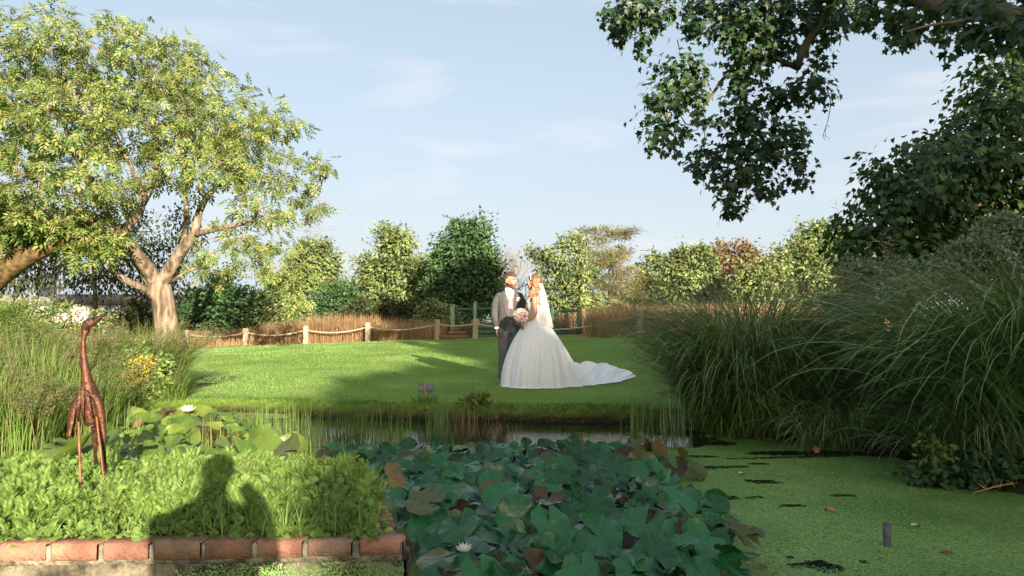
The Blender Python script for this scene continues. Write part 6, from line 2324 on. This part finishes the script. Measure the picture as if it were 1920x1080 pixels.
armR = np.array([(-.15, .005, 1.352), (-.185, .01, 1.23), (-.195, .01, 1.10), (-.12, -.12, 1.03), (-.02, -.235, .985)])
for A in (armL, armR):
    body.append(tube(spline(A, 14), np.interp(np.linspace(0, 1, 14), [0, .25, .5, .75, 1], [.044, .041, .034, .033, .023]), 12))
for sx in (-1, 1):
    body.append(tube(np.array([(sx * .085, 0, .88), (sx * .08, -.01, .47), (sx * .075, .02, .09)]), [.085, .058, .036], 10))
    body.append(tube(np.array([(sx * .075, .05, .03), (sx * .075, -.06, .03), (sx * .075, -.13, .022)]), [.03, .032, .018], 8))
body += hand_parts(armL[-1], (-.45, -.85, .05), (-.75, .5, .1), 1, .75, .9)
body += hand_parts(armR[-1], (.55, -.7, -.25), (.3, .8, .2), -1, .75, .9)
bd.part("body", [fuse(body, .0058, SKIN2)], SKIN2)
sc_ = lambda L: [(V * np.array([.93, 1, 1]) * HB, F) for V, F in L]
bd.part("lips", at_head(sc_(lip_parts(1)), hR, hC), LIPS)
bd.part("eyes", at_head(sc_(ey), hR, hC), EYEW)
bd.part("irises", at_head(sc_(ir), hR, hC), IRIS)
bd.part("eyebrows", at_head(sc_(br), hR, hC), DARKB)
rng = np.random.default_rng(202)
cap = [shell((0, .022, .036), (.083, .106, .092), lambda V: (V[:, 2] > .055 - .95 * (V[:, 1] + .055)) & ((V[:, 1] > -.035) | (V[:, 2] > .068)), 34, .0012),
       ellipsoid((0, .085, .02), (.062, .052, .062), 12, 16)]
bd.part("hair", at_head(sc_(cap), hR, hC), DARKB)
lk = []
for i in range(26):
    sx = 1 if i % 3 else -1
    a0 = rng.uniform(-.1, .9)
    s_ = np.array([sx * .086 * math.cos(a0 * .9), -.035 + .12 * a0, 1.61 + rng.uniform(-.02, .05)])
    fr = rng.uniform(0, 1)
    end = np.array([sx * (.07 + .05 * rng.random()), -.135 + .17 * fr, 1.17 + .16 * rng.random() + .05 * fr])
    mid = np.array([sx * (.085 + .02 * rng.random()), -.05 + .14 * fr, 1.46 + .03 * rng.random()])
    c_ = spline([s_, (s_ + mid) / 2 + np.array([sx * .012, 0, 0]), mid, (mid + end) / 2 + np.array([sx * .02, -.02, 0]), end], 22)
    w_ = np.arange(22) * .75 + rng.uniform(0, 6)
    amp = np.linspace(.001, .012, 22)
    c_ = c_ + np.stack([np.cos(w_) * amp, np.sin(w_) * amp, 0 * w_], 1)
    lk.append(tube(c_, np.interp(np.linspace(0, 1, 22), [0, .2, .7, 1], [.009, .016, .013, .003]) * rng.uniform(.7, 1.1), 6))
bd.part("curls", lk, BLONDE)
th = np.linspace(-1.5, 1.5, 24)
bnd = np.stack([.0845 * np.sin(th), -.028 - .008 * np.cos(th) + .02 * np.abs(np.sin(th)), .036 + .094 * np.cos(th)], 1)
bd.part("headband", at_head(sc_([tube(bnd, .0062, 6)]), hR, hC), LACE)
# bodice
k = 44
thb = np.arange(k) * 2 * math.pi / k
fr = -np.sin(thb)                    # 1 at the front, -1 at the back
R_ = []
for t in np.linspace(0, 1, 16):
    top = 1.285 - .085 * np.clip(-fr, 0, 1) - .02 * np.exp(-(np.cos(thb) / .2) ** 2) * (fr > 0)
    z = .965 + (top - .965) * t
    rx = np.interp(z, [.96, 1.03, 1.12, 1.2, 1.3], [.132, .122, .128, .148, .158])
    ry = np.interp(z, [.96, 1.03, 1.12, 1.2, 1.3], [.108, .098, .102, .115, .104])
    bust = .038 * np.clip(fr, 0, 1) ** .7 * np.exp(-((z - 1.215) / .06) ** 2)
    R_.append(np.stack([rx * np.cos(thb), (ry + bust) * np.sin(thb), z], 1))
bod = rings(np.array(R_), False)
straps = []
for sx in (-1, 1):
    straps.append(tube(spline([(sx * .10, -.112, 1.27), (sx * .115, -.07, 1.345), (sx * .12, .0, 1.392), (sx * .115, .06, 1.33), (sx * .10, .088, 1.22)], 12), .009, 5, True, (1, .4)))
bd.part("bodice", [bod] + straps, LACE)
# skirt and train, modelled in the place's own axes
k, ns, nt_ = 220, 40, 34
th = np.arange(k) * 2 * math.pi / k
tt = math.radians(54)
dl = (th - tt + math.pi) % (2 * math.pi) - math.pi
w1 = np.exp(-(dl / .95) ** 2)
w2 = np.exp(-(np.abs(dl) / .52) ** 2.4)


def fold(th, s):
    return .45 * np.abs(np.sin(4.5 * th + .9 * np.sin(2 * th) + .6)) * 1.6 - .4 + .35 * np.sin(13 * th + 2 + 1.5 * np.sin(3 * th)) + .25 * np.sin(29 * th + 3 * s)


R_ = []
for s in np.linspace(0, 1, ns):
    r = .128 + .385 * math.sin(min(1, s ** .8) * math.pi / 2) + w1 * (.22 * s ** 1.5 + .62 * s ** 4.5)
    r = r * (1 + .10 * s ** .8 * fold(th, s) + .035 * s ** .5 * np.sin(17 * th + 1.4 * np.sin(4 * th) + 2) * (1 - .3 * s))
    z = 1.0 - .985 * s + .012 * np.sin(th * 9 + 1) * s
    x, y = r * np.cos(th), r * np.sin(th)
    gz = ground_z(bl[0] + x, bl[1] + y) - bl[2]
    R_.append(np.stack([x, y, z + gz * s], 1))
r_end = r
for t in np.linspace(0, 1, nt_)[1:]:
    ln = (.03 + 1.16 * w2) * t
    r = r_end + ln * (1 + .03 * np.sin(5 * th + 1))
    x, y = r * np.cos(th), r * np.sin(th)
    gz = ground_z(bl[0] + x, bl[1] + y) - bl[2]
    hump = w2 * (.30 * (1 - t) ** 1.3 * sstep(0, .2, t) + .075 * np.abs(np.sin(17 * dl + 4 * t + .8 * np.sin(9 * t))) * sstep(0, .3, t) * (1.15 - .5 * t) + .035 * np.abs(np.sin(11 * t + 9 * dl)) * t)
    edge = .05 * w2 * (1 - t) * .0
    R_.append(np.stack([x, y, .015 + gz + hump * (1 if t < .97 else .4)], 1))
V, F = rings(np.array(R_), False)
g = Geo().add(V + bl, F)
g.build("skirt", TULLE, bd.o)
# veil
nu, nv = 41, 40
u = np.linspace(-1, 1, nu)
R_ = []
for v in np.linspace(0, 1, nv):
    wid = .045 + .15 * v ** .75
    back = .085 + .055 * math.sin(min(v * 2.2, 1) * 1.57) + .11 * v ** 1.3
    fol = .018 * v ** .5 * np.sin(13 * u + 2 * v) + .012 * v * np.sin(29 * u + 1)
    x = u * wid + .01
    y = back - (.05 + .07 * v) * u ** 2 + fol
    z = 1.70 - .02 * u ** 2 - (.80 + .05 * np.sin(5 * u)) * v
    R_.append(np.stack([x, y - .03 * (1 - v), z], 1))
G_ = np.array(R_)
V = G_.reshape(-1, 3)
bd.part("veil", [(V, [grid_faces(nv, nu)])], VEIL)
bd.part("hair_comb", [tube(np.array([(-.04, .05, 1.69), (.01, .062, 1.70), (.05, .05, 1.69)]), .006, 6)], LACE)

# ---- bouquet in her hands
rng = np.random.default_rng(203)
bq = np.array([.135, 10.335, bl[2] + 1.075])
bou = empty("bouquet", bq - np.array([0, 0, .17]), "round bouquet of white and blush pink roses held in the bride's hands", "bouquet")
ROSEW = leaf_mat("cream_rose", [(.72, .64, .58), (.78, .74, .70)], .15, .6, .2, tcol=(1, 1, 1), patch=.1)
ROSEP = leaf_mat("blush_rose", [(.66, .36, .40), (.74, .50, .50)], .15, .6, .2, tcol=(1, 1, 1), patch=.1)
STEMG = solid("green_stem", (.06, .12, .04), (.1, .17, .06), 20, .7)


def rose(c, d, r):
    g = Geo()
    d = unit(np.asarray(d, float))
    ref = unit(np.cross(d, [.3, .2, .9]))
    e = np.cross(d, ref)
    tv = np.array([[-.28, 0, 0], [.28, 0, 0], [.5, .5, .1], [.32, .95, -.02], [0, 1.05, -.08], [-.32, .95, -.02], [-.5, .5, .1], [0, .5, -.12]])
    tf = np.array([[7, i, i + 1] for i in range(6)] + [[7, 6, 0]])
    for j, (n_, op, s) in enumerate(((3, .12, .75), (5, .35, .9), (6, .75, 1.0), (6, 1.15, 1.0))):
        a = np.arange(n_) * 2 * math.pi / n_ + j * .5
        rad = np.cos(a)[:, None] * ref + np.sin(a)[:, None] * e
        al = rad * math.sin(op) + d * math.cos(op)
        nr = -rad * math.cos(op) + d * math.sin(op)
        V, F = scatter(tv, tf, c - d * r * .35 + rad * r * .18 * (j + .3), al, nr, r * s)
        g.add(V, F)
    return g


nn = 34
i = np.arange(nn)
ph = np.arccos(1 - 1.62 * (i + .5) / nn)
az = i * 2.39996
D_ = np.stack([np.sin(ph) * np.cos(az), np.sin(ph) * np.sin(az), np.cos(ph)], 1)
ax3 = unit(np.array([-.25, -.75, .6]))
rx_ = Vector((0, 0, 1)).rotation_difference(Vector(ax3)).to_matrix()
D_ = D_ @ np.array(rx_).T
for j in range(nn):
    o = rose(bq + D_[j] * np.array([.098, .098, .088]), D_[j], .043 * rng.uniform(.85, 1.1)).build("rose", ROSEP if rng.random() < .24 else ROSEW, bou, smooth=False)
lf = np.repeat(D_, 3, 0) + rng.normal(0, .2, (nn * 3, 3))
V, F = scatter(ov, of, bq + unit(lf) * .088, lf + rng.normal(0, .5, lf.shape), rdirs(rng, len(lf)), .045)
Geo().add(V, F).build("leaf", GREEN_D, bou, smooth=False)
g = Geo()
for j in range(9):
    o_ = rng.normal(0, .011, 3)
    g.add(*tube(np.array([bq + o_ * 1.5 + ax3 * -.02, bq + o_ + np.array([.015, .01, -.10]), bq + o_ * 1.3 + np.array([.03, .02, -.20])]), .0045, 5))
g.build("stem", STEMG, bou)
Geo().add(*tube(np.array([bq + np.array([.012, .008, -.075]), bq + np.array([.024, .016, -.15])]), .021, 12)).build("ribbon", TIE, bou)

# ---- the photographer kneeling on the near bank, whose shadow falls over the planter
pl = np.array([.0, -.42, .16])
ph_ = Person(pl, math.pi, "photographer kneeling on the near bank behind the camera, in dark clothes", None)
pb = at_head(head_parts(1.05), np.eye(3), np.array([0, -.02, 1.12]))
pb += [ell_rings([(.30, .21, .16, 0, .06), (.5, .215, .14, 0, .05), (.7, .21, .13, 0, .02), (.86, .205, .12, 0, 0), (.94, .17, .1, 0, 0), (.985, .08, .07, 0, 0)]), tube(np.array([(0, 0, .94), (0, -.01, 1.06)]), [.062, .058], 12),
       tube(np.array([(-.19, 0, .90), (-.21, -.08, .74), (-.13, -.2, .9), (-.06, -.2, 1.0)]), [.06, .05, .04, .035], 12), tube(np.array([(.19, 0, .90), (.21, -.08, .74), (.13, -.2, .9), (.06, -.2, 1.0)]), [.06, .05, .04, .035], 12),
       tube(np.array([(-.1, .05, .42), (-.12, -.32, .46), (-.12, -.30, .06)]), [.10, .075, .05], 12), tube(np.array([(.1, .05, .42), (.12, -.06, .08), (.12, .36, .06)]), [.10, .075, .05], 12)]
pb = [(V * 1.13, F) for V, F in pb]
ph_.part("body", [fuse(pb, .012, TROU)], TROU)
# photographer faces the couple: local -Y turned half round
